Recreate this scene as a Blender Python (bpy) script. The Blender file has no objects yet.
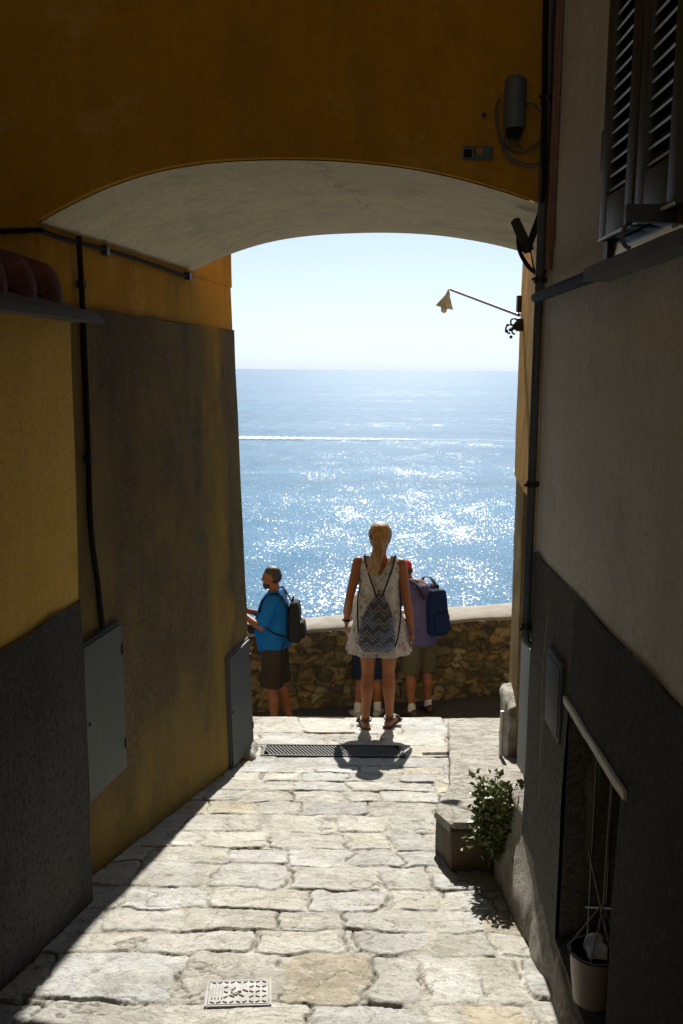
import bpy, math, random
import numpy as np
from mathutils import Vector, Matrix, Quaternion
random.seed(7); RNG = np.random.default_rng(7)
S = bpy.context.scene
COL = S.collection
R = math.radians
# ------------------------------------------------------------------ camera
FPX = 950.0
PITCH = math.atan(142.7/FPX)
ROLL = R(0.5)
CAM = Vector((0, 0, 1.6))
cd = bpy.data.cameras.new('camera'); cam = bpy.data.objects.new('camera', cd); COL.objects.link(cam)
rotm = (Matrix.Rotation(R(90)-PITCH, 3, 'X') @ Matrix.Rotation(ROLL, 3, 'Z'))
cam.location = CAM; cam.rotation_euler = rotm.to_euler()
cd.sensor_fit = 'VERTICAL'; cd.sensor_height = 36; cd.lens = FPX/1024*36
cd.clip_start = 0.05; cd.clip_end = 80000
S.camera = cam

def ray(px, py):
    return (rotm @ Vector((px-341.5, -(py-512), -FPX))).normalized()
def hitp(px, py, p0, n):
    d = ray(px, py); n = Vector(n)
    t = (Vector(p0)-CAM).dot(n)/d.dot(n)
    return CAM + d*t
def at_y(px, py, y): return hitp(px, py, (0, y, 0), (0, 1, 0))
def gz(y): return -0.175*y
def ground(px, py): return hitp(px, py, (0, 0, 0), (0, 0.175, 1))
# ------------------------------------------------------------------ noise
def vn(p, seed=0):
    p = np.asarray(p, float); i = np.floor(p).astype(np.int64); f = p-i; f = f*f*(3-2*f)
    def h(a, b, c):
        v = (a*374761393 + b*668265263 + c*2147483647 + seed*974711) & 0xffffffff
        v = ((v ^ (v >> 13))*1274126177) & 0xffffffff
        v = v ^ (v >> 16)
        return (v & 0xffff)/65535.0
    x, y, z = i[..., 0], i[..., 1], i[..., 2]; u, v, w = f[..., 0], f[..., 1], f[..., 2]
    r = 0
    for dx in (0, 1):
        for dy in (0, 1):
            for dz in (0, 1):
                r = r + h(x+dx, y+dy, z+dz)*(u if dx else 1-u)*(v if dy else 1-v)*(w if dz else 1-w)
    return r*2-1
def fbm(p, o=4, seed=0):
    p = np.asarray(p, float); s = 0; a = 1; t = 0
    for k in range(o):
        s = s + a*vn(p*2**k+k*17.3, seed+k); t += a; a *= .5
    return s/t
def wob(P, amp=.006):
    P = np.asarray(P, float)
    o = np.stack([fbm(P*1.3+9, 3, 1)*1.6+vn(P*7, 5)*.5, fbm(P*1.3+31, 3, 2)*1.6+vn(P*7, 6)*.5, fbm(P*1.3+57, 3, 3)*.5], -1)
    return P+o*amp
# ------------------------------------------------------------------ mesh helpers
class MB:
    def __init__(s): s.v = []; s.f = []
    def add(s, v, f):
        n = len(s.v); s.v += [tuple(a) for a in v]; s.f += [tuple(i+n for i in q) for q in f]; return s
    def box(s, c, sz, rot=None, bev=0):
        c = Vector(c); hx, hy, hz = [a/2 for a in sz]
        if bev <= 0:
            v = [Vector((x, y, z)) for x in (-hx, hx) for y in (-hy, hy) for z in (-hz, hz)]
            f = [(0, 1, 3, 2), (4, 6, 7, 5), (0, 4, 5, 1), (2, 3, 7, 6), (0, 2, 6, 4), (1, 5, 7, 3)]
        else:
            import bmesh
            bm = bmesh.new(); bmesh.ops.create_cube(bm, size=1)
            for q in bm.verts: q.co = Vector((q.co.x*2*hx, q.co.y*2*hy, q.co.z*2*hz))
            bmesh.ops.bevel(bm, geom=bm.edges[:], offset=bev, segments=2, affect='EDGES', profile=.6)
            bm.verts.ensure_lookup_table()
            v = [q.co.copy() for q in bm.verts]; f = [tuple(w.index for w in q.verts) for q in bm.faces]; bm.free()
        if rot is not None: v = [rot @ a for a in v]
        return s.add([a+c for a in v], f)
    def tube(s, pts, r, n=8, side=None, cap=True):
        pts = [Vector(p) for p in pts]; m = len(pts)
        rs = r if isinstance(r, (list, tuple)) else [r]*m
        vs = []; prev = None
        for i, p in enumerate(pts):
            t = (pts[min(i+1, m-1)]-pts[max(i-1, 0)]).normalized()
            a = Vector(side) if side is not None else (prev if prev is not None else (Vector((1, 0, 0)) if abs(t.x) < .8 else Vector((0, 1, 0))))
            a = (a-t*a.dot(t)).normalized(); b = t.cross(a); prev = a
            ra, rb = rs[i] if isinstance(rs[i], tuple) else (rs[i], rs[i])
            for k in range(n):
                an = 2*math.pi*k/n
                vs.append(p+a*ra*math.cos(an)+b*rb*math.sin(an))
        fs = [(i*n+k, i*n+(k+1) % n, (i+1)*n+(k+1) % n, (i+1)*n+k) for i in range(m-1) for k in range(n)]
        if cap: fs += [tuple(range(n-1, -1, -1)), tuple((m-1)*n+k for k in range(n))]
        return s.add(vs, fs)
    def limb(s, pts, r, n=14, side=None):
        """tube with rounded ends"""
        pts = [Vector(p) for p in pts]; r = [q if isinstance(q, tuple) else (q, q) for q in r]
        t0 = (pts[0]-pts[1]).normalized(); t1 = (pts[-1]-pts[-2]).normalized()
        def capp(p, rr, t, ks):
            m = min(rr)
            return [(p+t*m*math.sin(k), (rr[0]*math.cos(k)+1e-4, rr[1]*math.cos(k)+1e-4)) for k in ks]
        A = capp(pts[0], r[0], t0, (1.5, 1.0, .5)); B = capp(pts[-1], r[-1], t1, (.5, 1.0, 1.5))
        P = [a[0] for a in A]+pts+[b[0] for b in B]; Q = [a[1] for a in A]+r+[b[1] for b in B]
        return s.tube(P, Q, n, side)
    def ball(s, c, r, n=14, m=9, rot=None):
        c = Vector(c); r = r if isinstance(r, tuple) else (r, r, r); v = []; f = []
        for j in range(m+1):
            th = math.pi*(j+.001)/(m+.002)
            for k in range(n):
                an = 2*math.pi*k/n
                q = Vector((r[0]*math.sin(th)*math.cos(an), r[1]*math.sin(th)*math.sin(an), r[2]*math.cos(th)))
                v.append(c+(rot @ q if rot is not None else q))
        for j in range(m):
            for k in range(n): f.append((j*n+k, (j+1)*n+k, (j+1)*n+(k+1) % n, j*n+(k+1) % n))
        f += [tuple(range(n)), tuple(m*n+k for k in range(n-1, -1, -1))]
        return s.add(v, f)
    def build(s, name, m, parent=None, smooth=True, angle=35, off=None):
        me = bpy.data.meshes.new(name)
        v = s.v if off is None else [(a[0]-off[0], a[1]-off[1], a[2]-off[2]) for a in s.v]
        me.from_pydata(v, [], s.f); me.update()
        return link(me, name, m, parent, smooth, angle)
def link(me, name, m, parent=None, smooth=True, angle=35):
    o = bpy.data.objects.new(name, me); COL.objects.link(o)
    if m is not None: me.materials.append(m)
    if smooth:
        me.shade_smooth()
        try: me.set_sharp_from_angle(angle=R(angle))
        except Exception: pass
    if parent is not None: o.parent = parent
    return o
def empty(name, label, cat, loc=(0, 0, 0), rz=0, group=None):
    o = bpy.data.objects.new(name, None); COL.objects.link(o); o.location = loc; o.rotation_euler.z = rz
    o.empty_display_size = .1
    tag(o, label, cat, group); return o
def tag(o, label=None, cat=None, group=None, kind=None):
    if label: o['label'] = label
    if cat: o['category'] = cat
    if group: o['group'] = group
    if kind: o['kind'] = kind
    return o
def grid_mesh(V, name, m, parent=None, colors=None, flip=False, smooth=True, angle=60):
    """V: (nu, nv, 3) array"""
    nu, nv = V.shape[:2]
    idx = np.arange(nu*nv).reshape(nu, nv)
    q = np.stack([idx[:-1, :-1], idx[1:, :-1], idx[1:, 1:], idx[:-1, 1:]], -1).reshape(-1, 4)
    if flip: q = q[:, ::-1]
    me = bpy.data.meshes.new(name)
    me.vertices.add(nu*nv); me.vertices.foreach_set('co', V.reshape(-1).astype(np.float32))
    me.loops.add(q.size); me.loops.foreach_set('vertex_index', q.reshape(-1).astype(np.int32))
    me.polygons.add(len(q)); me.polygons.foreach_set('loop_start', np.arange(0, q.size, 4, dtype=np.int32))
    me.polygons.foreach_set('loop_total', np.full(len(q), 4, np.int32))
    me.update(calc_edges=True); me.validate()
    if colors is not None:
        ca = me.color_attributes.new('Col', 'FLOAT_COLOR', 'POINT')
        c = np.concatenate([colors.reshape(-1, 3), np.ones((nu*nv, 1))], 1)
        ca.data.foreach_set('color', c.reshape(-1).astype(np.float32))
    return link(me, name, m, parent, smooth, angle)
def patch(mb, A, B, C, D, step=.07, wobble=.006, keep=True):
    """quad patch A-B-C-D subdivided and wobbled"""
    A, B, C, D = [np.array(q, float) for q in (A, B, C, D)]
    nu = max(1, int(max(np.linalg.norm(B-A), np.linalg.norm(C-D))/step)); nv = max(1, int(max(np.linalg.norm(D-A), np.linalg.norm(C-B))/step))
    u = np.linspace(0, 1, nu+1)[:, None, None]; v = np.linspace(0, 1, nv+1)[None, :, None]
    P = A*(1-u)*(1-v)+B*u*(1-v)+C*u*v+D*(1-u)*v
    if wobble: P = wob(P, wobble)
    f = [(i*(nv+1)+j, (i+1)*(nv+1)+j, (i+1)*(nv+1)+j+1, i*(nv+1)+j+1) for i in range(nu) for j in range(nv)]
    mb.add([tuple(q) for q in P.reshape(-1, 3)], f)
def solid(mb, bottom, top, z0, z1, fine=(), step=.07, wobble=.006, wavy=0):
    nv0 = len(mb.v)
    """body from plan polygons; edges listed in fine are subdivided + wobbled. bottom/top: plan points at z0/z1"""
    n = len(bottom)
    for i in range(n):
        j = (i+1) % n
        patch(mb, (*bottom[i], z0), (*bottom[j], z0), (*top[j], z1), (*top[i], z1), step if i in fine else 50, wobble)
    if wavy:
        for q_ in range(nv0, len(mb.v)):
            v_ = mb.v[q_]
            if v_[2] > z1-.03: mb.v[q_] = (v_[0], v_[1], v_[2]+wavy*float(fbm(np.array([v_[0]*4, v_[1]*4, 1.0]), 3, 91))*1.6)
    P = [(*q, z1) for q in top]; Q = [(*q, z0) for q in bottom]
    mb.add([tuple(wob(np.array(q), wobble)) for q in P], [tuple(range(n))]); mb.add([tuple(wob(np.array(q), wobble)) for q in Q], [tuple(range(n-1, -1, -1))])
def rough_block(c8, n=14, round_=.12, amp=.01, freq=5, seed=3):
    """hexahedron (4 bottom ccw, 4 top ccw) with rounded edges and lumpy surface"""
    V = []; F = []
    base = 0
    c8 = [np.array(c, float) for c in c8]
    for ax in range(3):
        for sgn in (-1, 1):
            g = np.linspace(-1, 1, n+1)
            a, b = np.meshgrid(g, g, indexing='ij')
            P = np.zeros((n+1, n+1, 3)); P[..., ax] = sgn; P[..., (ax+1) % 3] = a; P[..., (ax+2) % 3] = b
            L = 1-round_; Q = np.clip(P, -L, L); D = P-Q; ln = np.linalg.norm(D, axis=-1, keepdims=True); ln[ln == 0] = 1
            P = Q+D/ln*round_
            P = (P+1)/2
            x, y, z = P[..., 0:1], P[..., 1:2], P[..., 2:3]
            W = 0
            for k, (i, j) in enumerate(((0, 0), (1, 0), (1, 1), (0, 1))):
                w = (x if i else 1-x)*(y if j else 1-y)
                W = W+w*(c8[k]*(1-z)+c8[k+4]*z)
            V.append(W.reshape(-1, 3))
            for i in range(n):
                for j in range(n):
                    q = (base+i*(n+1)+j, base+(i+1)*(n+1)+j, base+(i+1)*(n+1)+j+1, base+i*(n+1)+j+1)
                    F.append(q if sgn > 0 else q[::-1])
            base += (n+1)**2
    V = np.concatenate(V)
    V = V+np.stack([fbm(V*freq+11, 3, seed), fbm(V*freq+23, 3, seed+4), fbm(V*freq+37, 3, seed+8)], -1)*amp
    mb = MB(); mb.add([tuple(v) for v in V], F)
    return mb
def remeshed(mb, name, m, parent, voxel=.008, smooth=4, off=(0, 0, 0)):
    me = bpy.data.meshes.new(name+'_raw'); me.from_pydata([tuple(v) for v in mb.v], [], mb.f); me.update()
    o = bpy.data.objects.new(name+'_raw', me); COL.objects.link(o)
    md = o.modifiers.new('r', 'REMESH'); md.mode = 'VOXEL'; md.voxel_size = voxel; md.adaptivity = 0
    if smooth:
        sm = o.modifiers.new('s', 'SMOOTH'); sm.iterations = smooth; sm.factor = .5
    dg = bpy.context.evaluated_depsgraph_get(); dg.update()
    nm = bpy.data.meshes.new_from_object(o.evaluated_get(dg))
    bpy.data.objects.remove(o); bpy.data.meshes.remove(me)
    nm.name = name; nm.materials.clear()
    return link(nm, name, m, parent, True, 180)
# ------------------------------------------------------------------ materials
class NT:
    def __init__(s, name):
        s.m = bpy.data.materials.new(name); s.m.use_nodes = True; s.n = s.m.node_tree.nodes; s.l = s.m.node_tree.links
        s.n.clear(); s.out = s.n.new('ShaderNodeOutputMaterial'); s.b = s.n.new('ShaderNodeBsdfPrincipled')
        s.l.new(s.b.outputs[0], s.out.inputs[0]); s.tc = s.n.new('ShaderNodeTexCoord'); s.co = s.tc.outputs['Object']
    def mapping(s, scale=(1, 1, 1), rot=(0, 0, 0), loc=(0, 0, 0), src=None):
        m = s.n.new('ShaderNodeMapping'); m.inputs['Scale'].default_value = scale; m.inputs['Rotation'].default_value = rot; m.inputs['Location'].default_value = loc
        s.l.new(src or s.co, m.inputs[0]); return m.outputs[0]
    def noise(s, scale, detail=5, rough=.55, src=None, dist=0):
        n = s.n.new('ShaderNodeTexNoise'); n.inputs['Scale'].default_value = scale; n.inputs['Detail'].default_value = detail
        n.inputs['Roughness'].default_value = rough; n.inputs['Distortion'].default_value = dist
        s.l.new(src or s.co, n.inputs['Vector']); return n.outputs['Fac']
    def voro(s, scale, src=None, feature='F1', out='Distance'):
        n = s.n.new('ShaderNodeTexVoronoi'); n.feature = feature; n.inputs['Scale'].default_value = scale
        s.l.new(src or s.co, n.inputs['Vector']); return n.outputs[out]
    def ramp(s, fac, a, b, ca=0, cb=1):
        n = s.n.new('ShaderNodeMapRange'); n.inputs[1].default_value = a; n.inputs[2].default_value = b
        n.inputs[3].default_value = ca; n.inputs[4].default_value = cb; s.l.new(fac, n.inputs[0]); return n.outputs[0]
    def math(s, op, a, b=None):
        n = s.n.new('ShaderNodeMath'); n.operation = op
        for k, q in enumerate((a, b)):
            if q is None: continue
            if isinstance(q, (int, float)): n.inputs[k].default_value = q
            else: s.l.new(q, n.inputs[k])
        return n.outputs[0]
    def mix(s, fac, a, b, mode='MIX'):
        n = s.n.new('ShaderNodeMix'); n.data_type = 'RGBA'; n.blend_type = mode
        if isinstance(fac, (int, float)): n.inputs[0].default_value = fac
        else: s.l.new(fac, n.inputs[0])
        for k, q in ((6, a), (7, b)):
            if isinstance(q, (tuple, list)): n.inputs[k].default_value = (*q[:3], 1)
            else: s.l.new(q, n.inputs[k])
        return n.outputs[2]
    def sep(s, axis, src=None):
        n = s.n.new('ShaderNodeSeparateXYZ'); s.l.new(src or s.co, n.inputs[0]); return n.outputs[axis]
    def color(s, c):
        if isinstance(c, (tuple, list)): s.b.inputs['Base Color'].default_value = (*c[:3], 1)
        else: s.l.new(c, s.b.inputs['Base Color'])
    def rough(s, v):
        if isinstance(v, (int, float)): s.b.inputs['Roughness'].default_value = v
        else: s.l.new(v, s.b.inputs['Roughness'])
    def bump(s, h, strength=.5, dist=.01):
        n = s.n.new('ShaderNodeBump'); n.inputs['Strength'].default_value = strength; n.inputs['Distance'].default_value = dist
        s.l.new(h, n.inputs['Height'])
        if s.b.inputs['Normal'].is_linked: s.l.new(s.b.inputs['Normal'].links[0].from_socket, n.inputs['Normal'])
        s.l.new(n.outputs[0], s.b.inputs['Normal'])
def simple(name, c, rough=.6, c2=None, scale=8, bump=0, bscale=60, metallic=0, spec=None, bdist=.003):
    t = NT(name)
    c2 = c2 or tuple(x*.72 for x in c)
    t.color(t.mix(t.ramp(t.noise(scale, 6), .35, .7), c, c2)); t.rough(rough); t.b.inputs['Metallic'].default_value = metallic
    if spec is not None: t.b.inputs['Specular IOR Level'].default_value = spec
    if bump: t.bump(t.noise(bscale, 4), bump, bdist)
    return t.m
M = {}
def plaster(name, c, c2, c3, grain=160, bump=.35, dist=.004, extra=None, sp=.3):
    t = NT(name)
    big = t.ramp(t.noise(1.6, 6, .6), .35, .68)
    col = t.mix(big, c, c2)
    streak = t.ramp(t.noise(1, 5, .6, t.mapping((7, 7, .7))), .5, .75)
    col = t.mix(streak, col, t.mix(.5, c3, c2))
    col = t.mix(t.ramp(t.noise(38, 4), .45, .7, 0, .5), col, c3)
    col = t.mix(t.ramp(t.noise(grain*.55, 3, .8), .50, .66, 0, sp), col, tuple(q*.45 for q in c3)); col = t.mix(t.ramp(t.noise(grain*.4, 3, .8, t.mapping(loc=(3, 8, 1))), .56, .68, 0, sp*.75), col, tuple(min(1, q*1.35) for q in c))
    vein = t.math('ABSOLUTE', t.math('SUBTRACT', t.noise(1.1, 7, .62, t.mapping(loc=(2, 7, 4)), .8), .5))
    col = t.mix(t.math('MULTIPLY', t.ramp(vein, 0, .0028, .6, 0), t.ramp(t.noise(.9, 2, .5, t.mapping(loc=(8, 3, 1))), .5, .6)), col, tuple(q*.3 for q in c3))
    col = t.mix(t.ramp(t.noise(2.6, 9, .72, t.mapping(loc=(1, 5, 9))), .55, .63, 0, .4), col, tuple(q*.8 for q in c3))
    if extra: col = extra(t, col)
    t.color(col); t.rough(.93); t.b.inputs['Specular IOR Level'].default_value = .12
    t.bump(t.noise(6, 5), .5, .02); t.bump(t.noise(grain, 3, .7), bump, dist)
    return t.m
M['orange'] = plaster('orange_plaster', (.54, .285, .024), (.46, .235, .018), (.37, .18, .014), extra=lambda t, c: t.mix(t.ramp(t.noise(1, 7, .7, t.mapping((3, 3, .8), loc=(2, 2, 2))), .52, .66, 0, .45), t.mix(t.ramp(t.noise(2.7, 8, .7), .56, .62, 0, .4), c, (.58, .36, .12)), (.26, .13, .02)))
M['yellow'] = plaster('yellow_plaster', (.72, .48, .12), (.64, .41, .09), (.54, .33, .07), grain=90)
def crack(t, c):
    d = t.math('SUBTRACT', t.sep(0), t.math('MULTIPLY', t.math('SUBTRACT', t.sep(1), 3.83), .22))
    d = t.math('ADD', d, t.math('MULTIPLY', t.math('SUBTRACT', t.noise(7, 6, .7), .5), .35))
    d = t.math('ABSOLUTE', t.math('ADD', d, .12))
    return t.mix(t.math('MULTIPLY', t.ramp(d, 0, .005, 1, 0), t.ramp(t.sep(1), 5.4, 4.9)), c, (.15, .11, .07))
M['cream'] = plaster('cream_soffit_plaster', (.74, .67, .50), (.64, .57, .42), (.50, .44, .32), bump=.3, extra=crack)
def mossy(t, c):
    y = t.sep(1); z = t.sep(2)
    wobn = t.ramp(t.noise(3, 4), 0, 1, -.25, .25)
    yy = t.math('ADD', y, wobn)
    strip = t.math('MULTIPLY', t.ramp(yy, 5.75, 5.95), t.ramp(yy, 6.1, 6.3, 1, 0))
    n = t.ramp(t.noise(2.2, 7, .65, t.mapping((2, 2, .8))), .42, .62)
    foot = t.ramp(t.math('ADD', z, t.math('MULTIPLY', wobn, 2)), -.1, -1.0)
    fac = t.math('MULTIPLY', t.math('MAXIMUM', strip, t.math('MULTIPLY', foot, .75)), t.ramp(n, 0, 1, .45, 1))
    c = t.mix(fac, c, (.36, .215, .02))
    c = t.mix(t.ramp(t.noise(1.8, 8, .7, t.mapping((1, 1, .6), loc=(4, 4, 2))), .45, .6, 0, .75), c, (.20, .14, .045)); return t.mix(t.ramp(t.noise(3, 8, .72, t.mapping(loc=(9, 1, 1))), .54, .66, 0, .4), c, (.06, .053, .034))
M['rough_brown'] = plaster('rough_brown_plaster', (.17, .125, .060), (.115, .088, .045), (.072, .06, .034), grain=110, bump=.9, dist=.008, extra=mossy, sp=.85)
M['rough_grey'] = plaster('rough_grey_render', (.085, .082, .077), (.062, .059, .055), (.042, .039, .036), grain=85, bump=1.0, dist=.01, sp=.85)
M['beige'] = plaster('beige_grey_plaster', (.66, .66, .65), (.58, .58, .56), (.48, .48, .46), grain=120)
def stainy(t, c):
    return t.mix(t.ramp(t.noise(1, 6, .6, t.mapping((9, 9, .9))), .62, .72, 0, .7), c, (.3, .27, .21))
M['brownbase'] = plaster('weathered_brown_render', (.125, .118, .11), (.095, .088, .08), (.07, .064, .058), grain=90, bump=.8, dist=.008, extra=stainy, sp=.85)
M['ochre'] = plaster('ochre_plaster', (.34, .23, .08), (.25, .17, .06), (.16, .11, .045), sp=.85)  # streaky ochre tone for the strip on the right pier
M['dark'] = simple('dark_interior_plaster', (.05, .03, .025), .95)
M['roof'] = simple('terracotta', (.20, .05, .03), .85, (.075, .035, .025), 14, .9, 35, bdist=.008)
M['slate'] = simple('slate_slab', (.10, .095, .09), .75, (.07, .065, .06), 5, .6, 40)
M['whitestone'] = simple('white_marble_trim', (.62, .60, .54), .6, (.5, .47, .4), 12, .3, 60)
def steel(name, c, c2):
    t = NT(name); col = t.mix(t.ramp(t.noise(2.5, 6, .65), .4, .62), c, c2)
    col = t.mix(t.ramp(t.noise(1, 6, .7, t.mapping((14, 14, 1.6))), .56, .68, 0, .6), col, tuple(q*.55 for q in c2))
    col = t.mix(t.ramp(t.noise(13, 7, .75), .62, .68, 0, .7), col, (.11, .06, .03)); col = t.mix(t.ramp(t.noise(45, 4, .8), .66, .70, 0, .6), col, tuple(q*1.9 for q in c))
    t.color(col); t.rough(.6); t.bump(t.noise(5, 4), .25, .01); return t.m
M['greymetal'] = steel('grey_painted_steel', (.056, .066, .062), (.042, .049, .046))
M['greymetal2'] = steel('dull_grey_painted_steel', (.046, .051, .053), (.036, .04, .04))
M['iron'] = simple('dark_iron', (.035, .036, .038), .5, (.05, .04, .03), 20, .3, 90, .5)
M['pipe'] = simple('blue_grey_pipe_paint', (.085, .10, .115), .45, (.06, .07, .08), 6, .1, 40)
M['rust'] = simple('reddish_conduit_paint', (.24, .14, .115), .6, (.17, .10, .08), 15, .2, 60)
M['cable'] = simple('black_cable_rubber', (.012, .012, .013), .75, spec=.15)
M['cablegrey'] = simple('grey_cable', (.14, .13, .12), .6)
M['green'] = simple('dark_green_shutter_paint', (.034, .042, .034), .5, (.024, .03, .025), 7, .2, 70)
M['skygleam'] = simple('painted_sky_gleam', (.74, .78, .80), .35, (.66, .70, .72), 20)  # pale colour standing in for sky light caught at the shutters
M['plastic'] = simple('cream_plastic', (.40, .37, .32), .5, (.33, .30, .26), 5)
M['rope'] = simple('pale_rope', (.26, .25, .23), .8, (.18, .17, .15), 60)
M['bag'] = simple('white_crumpled_plastic', (.42, .45, .52), .4, (.33, .35, .42), 9, .8, 22, bdist=.02)
M['boxblue'] = simple('grey_blue_housing', (.10, .13, .15), .5, (.07, .09, .10), 10)
M['lampw'] = simple('aged_enamel_shade', (.34, .40, .47), .55, (.22, .26, .30), 25)
M['gril'] = simple('dull_grille_steel', (.08, .075, .07), .6, (.05, .045, .04), 30)
M['galv'] = simple('galvanised_arm', (.33, .31, .27), .5, (.2, .18, .15), 30, 0, 60, .4)
M['shadestone'] = simple('shaded_brown_stone', (.12, .09, .05), .9, (.07, .055, .03), 7, .8, 30, bdist=.01)  # brown stone, its darkness also standing for shade on the slab's sides
M['bottom'] = simple('lower_road_asphalt', (.055, .055, .058), .9, (.04, .04, .042), 4, .5, 90)
M['concrete'] = simple('pale_concrete', (.46, .43, .37), .9, (.36, .33, .28), 6, .5, 70)
M['coping'] = simple('sunbleached_coping_mortar', (.30, .275, .23), .9, (.19, .17, .135), 5, .5, 50)
M['hill'] = simple('scrubby_cliff', (.07, .08, .035), .95, (.12, .10, .06), .5, .8, 3)
# paving
t = NT('stone_paving'); a = t.n.new('ShaderNodeVertexColor'); a.layer_name = 'Col'
c = t.mix(t.ramp(t.noise(6, 8, .72), .36, .62, 0, .75), a.outputs[0], t.mix(1, a.outputs[0], (.66, .64, .58), 'MULTIPLY'))
c = t.mix(t.ramp(t.noise(17, 8, .75, dist=.6), .53, .62, 0, .55), c, t.mix(1, c, (.55, .50, .42), 'MULTIPLY'))
c = t.mix(t.ramp(t.noise(70, 4, .75), .54, .68, 0, .55), c, (.13, .11, .08))
c = t.mix(t.ramp(t.noise(11, 7, .75, t.mapping(loc=(4, 2, 1))), .54, .62, 0, .5), c, (.56, .54, .48))
vein = t.math('ABSOLUTE', t.math('SUBTRACT', t.noise(3.3, 6, .65, t.mapping((1, 1.8, 1), loc=(9, 1, 3)), 1.2), .5))
c = t.mix(t.ramp(vein, 0, .008, .55, 0), c, (.12, .10, .07))
t.color(c); t.rough(.86); t.b.inputs['Specular IOR Level'].default_value = .25
t.bump(t.noise(13, 8, .75), .7, .022); t.bump(t.noise(60, 6, .75), .7, .008); t.bump(t.ramp(vein, 0, .01), .5, .006); M['paving'] = t.m
# rock
t = NT('rough_limestone')
c = t.mix(t.ramp(t.noise(5, 8, .72), .40, .60), (.50, .48, .42), (.31, .285, .23)); c = t.mix(t.ramp(t.noise(22, 7, .78), .50, .62, 0, .75), c, (.12, .105, .075)); c = t.mix(t.ramp(t.noise(9, 7, .75, t.mapping(loc=(5, 5, 1))), .55, .62, 0, .6), c, (.60, .58, .53))
vein = t.math('ABSOLUTE', t.math('SUBTRACT', t.noise(2.6, 7, .65, t.mapping(loc=(9, 1, 3)), 1.0), .5)); c = t.mix(t.ramp(vein, 0, .008, .7, 0), c, (.09, .075, .05))
t.color(c); t.rough(.9); t.bump(t.noise(9, 8, .75), .9, .05); t.bump(t.noise(50, 6, .75), .8, .012); t.bump(t.ramp(vein, 0, .012), .6, .012); M['rock'] = t.m
t = NT('weathered_plinth_render')
c = t.mix(t.ramp(t.noise(6, 8, .7), .40, .62), (.30, .28, .24), (.17, .15, .125)); c = t.mix(t.ramp(t.noise(34, 6, .75), .5, .62, 0, .8), c, (.40, .38, .32))
t.color(c); t.rough(.9); t.bump(t.noise(12, 8, .7), .8, .03); t.bump(t.noise(60, 5, .7), .9, .012); M['plinthrock'] = t.m
# parapet
t = NT('rubble_wall_stone'); a = t.n.new('ShaderNodeVertexColor'); a.layer_name = 'Col'
c = t.mix(t.ramp(t.noise(14, 7, .7), .4, .7, 0, .6), a.outputs[0], t.mix(1, a.outputs[0], (.5, .45, .35), 'MULTIPLY'))
c = t.mix(t.ramp(t.noise(5, 7, .75), .48, .62, 0, .65), c, (.075, .065, .03)); c = t.mix(t.ramp(t.noise(11, 6, .7, t.mapping(loc=(3, 3, 3))), .58, .66, 0, .6), c, (.36, .25, .09))
t.color(c); t.rough(.92); t.bump(t.noise(25, 6, .7), .8, .02); M['rubble'] = t.m
# sea
t = NT('sea_water')
pos = t.n.new('ShaderNodeNewGeometry').outputs['Position']
t.b.inputs['IOR'].default_value = 1.333
band = t.ramp(t.noise(1, 4, .5, t.mapping((.0022, .011, 1), (0, 0, .12), (3, 1, 0), pos), .6), .38, .66)
far = t.ramp(t.sep(1, pos), 60, 2500)
t.color(t.mix(band, (.003, .095, .19), (.005, .12, .235)))
t.rough(.215)
def ncol(scale, detail, rough, mp):
    n = t.n.new('ShaderNodeTexNoise'); n.inputs['Scale'].default_value = 1; n.inputs['Detail'].default_value = detail; n.inputs['Roughness'].default_value = rough
    t.l.new(t.mapping(scale, (0, 0, .12), mp, pos), n.inputs['Vector']); return n.outputs['Color']
def vm(op, a, b):
    n = t.n.new('ShaderNodeVectorMath'); n.operation = op
    for k, q in enumerate((a, b)):
        if q is None: continue
        if isinstance(q, tuple): n.inputs[k].default_value = q
        elif isinstance(q, float): n.inputs[k].default_value = (q, q, q)
        else: t.l.new(q, n.inputs[k])
    return n.outputs[0]
a1 = vm('SUBTRACT', ncol((2.9, .85, 1), 4, .82, (0, 0, 0)), .5); a2 = vm('SUBTRACT', ncol((.10, .05, 1), 4, .65, (7, 7, 7)), .5); a3 = vm('SUBTRACT', ncol((3.4, 1.3, 1), 2, .6, (2, 5, 7)), .5)
band2 = t.ramp(t.noise(1, 3, .5, t.mapping((.0005, .0042, 1), (0, 0, .05), (1, 6, 0), pos), .5), .40, .62)
amp = t.ramp(t.math('ADD', t.math('MULTIPLY', band, .65), t.math('MULTIPLY', band2, .45)), 0, 1.05, .68, 1.42)
slope = vm('ADD', vm('ADD', vm('MULTIPLY', a1, 1.1), vm('MULTIPLY', a2, .35)), vm('MULTIPLY', a3, .5))
sc_n = t.n.new('ShaderNodeVectorMath'); sc_n.operation = 'SCALE'; t.l.new(slope, sc_n.inputs[0]); t.l.new(amp, sc_n.inputs['Scale'])
nrm = vm('NORMALIZE', vm('ADD', vm('MULTIPLY', sc_n.outputs[0], (1.0, 1.0, 0.0)), (0.0, -0.03, 1.0)), None)
t.l.new(nrm, t.b.inputs['Normal']); M['sea'] = t.m
t = NT('foam'); t.color((.8, .84, .86)); t.rough(.7)
al = t.math('MULTIPLY', t.ramp(t.noise(1, 6, .75, t.mapping((.09, .35, 1))), .36, .56), t.ramp(t.sep(0), -70, 60, .8, .15)); t.l.new(al, t.b.inputs['Alpha']); M['foam'] = t.m
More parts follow.
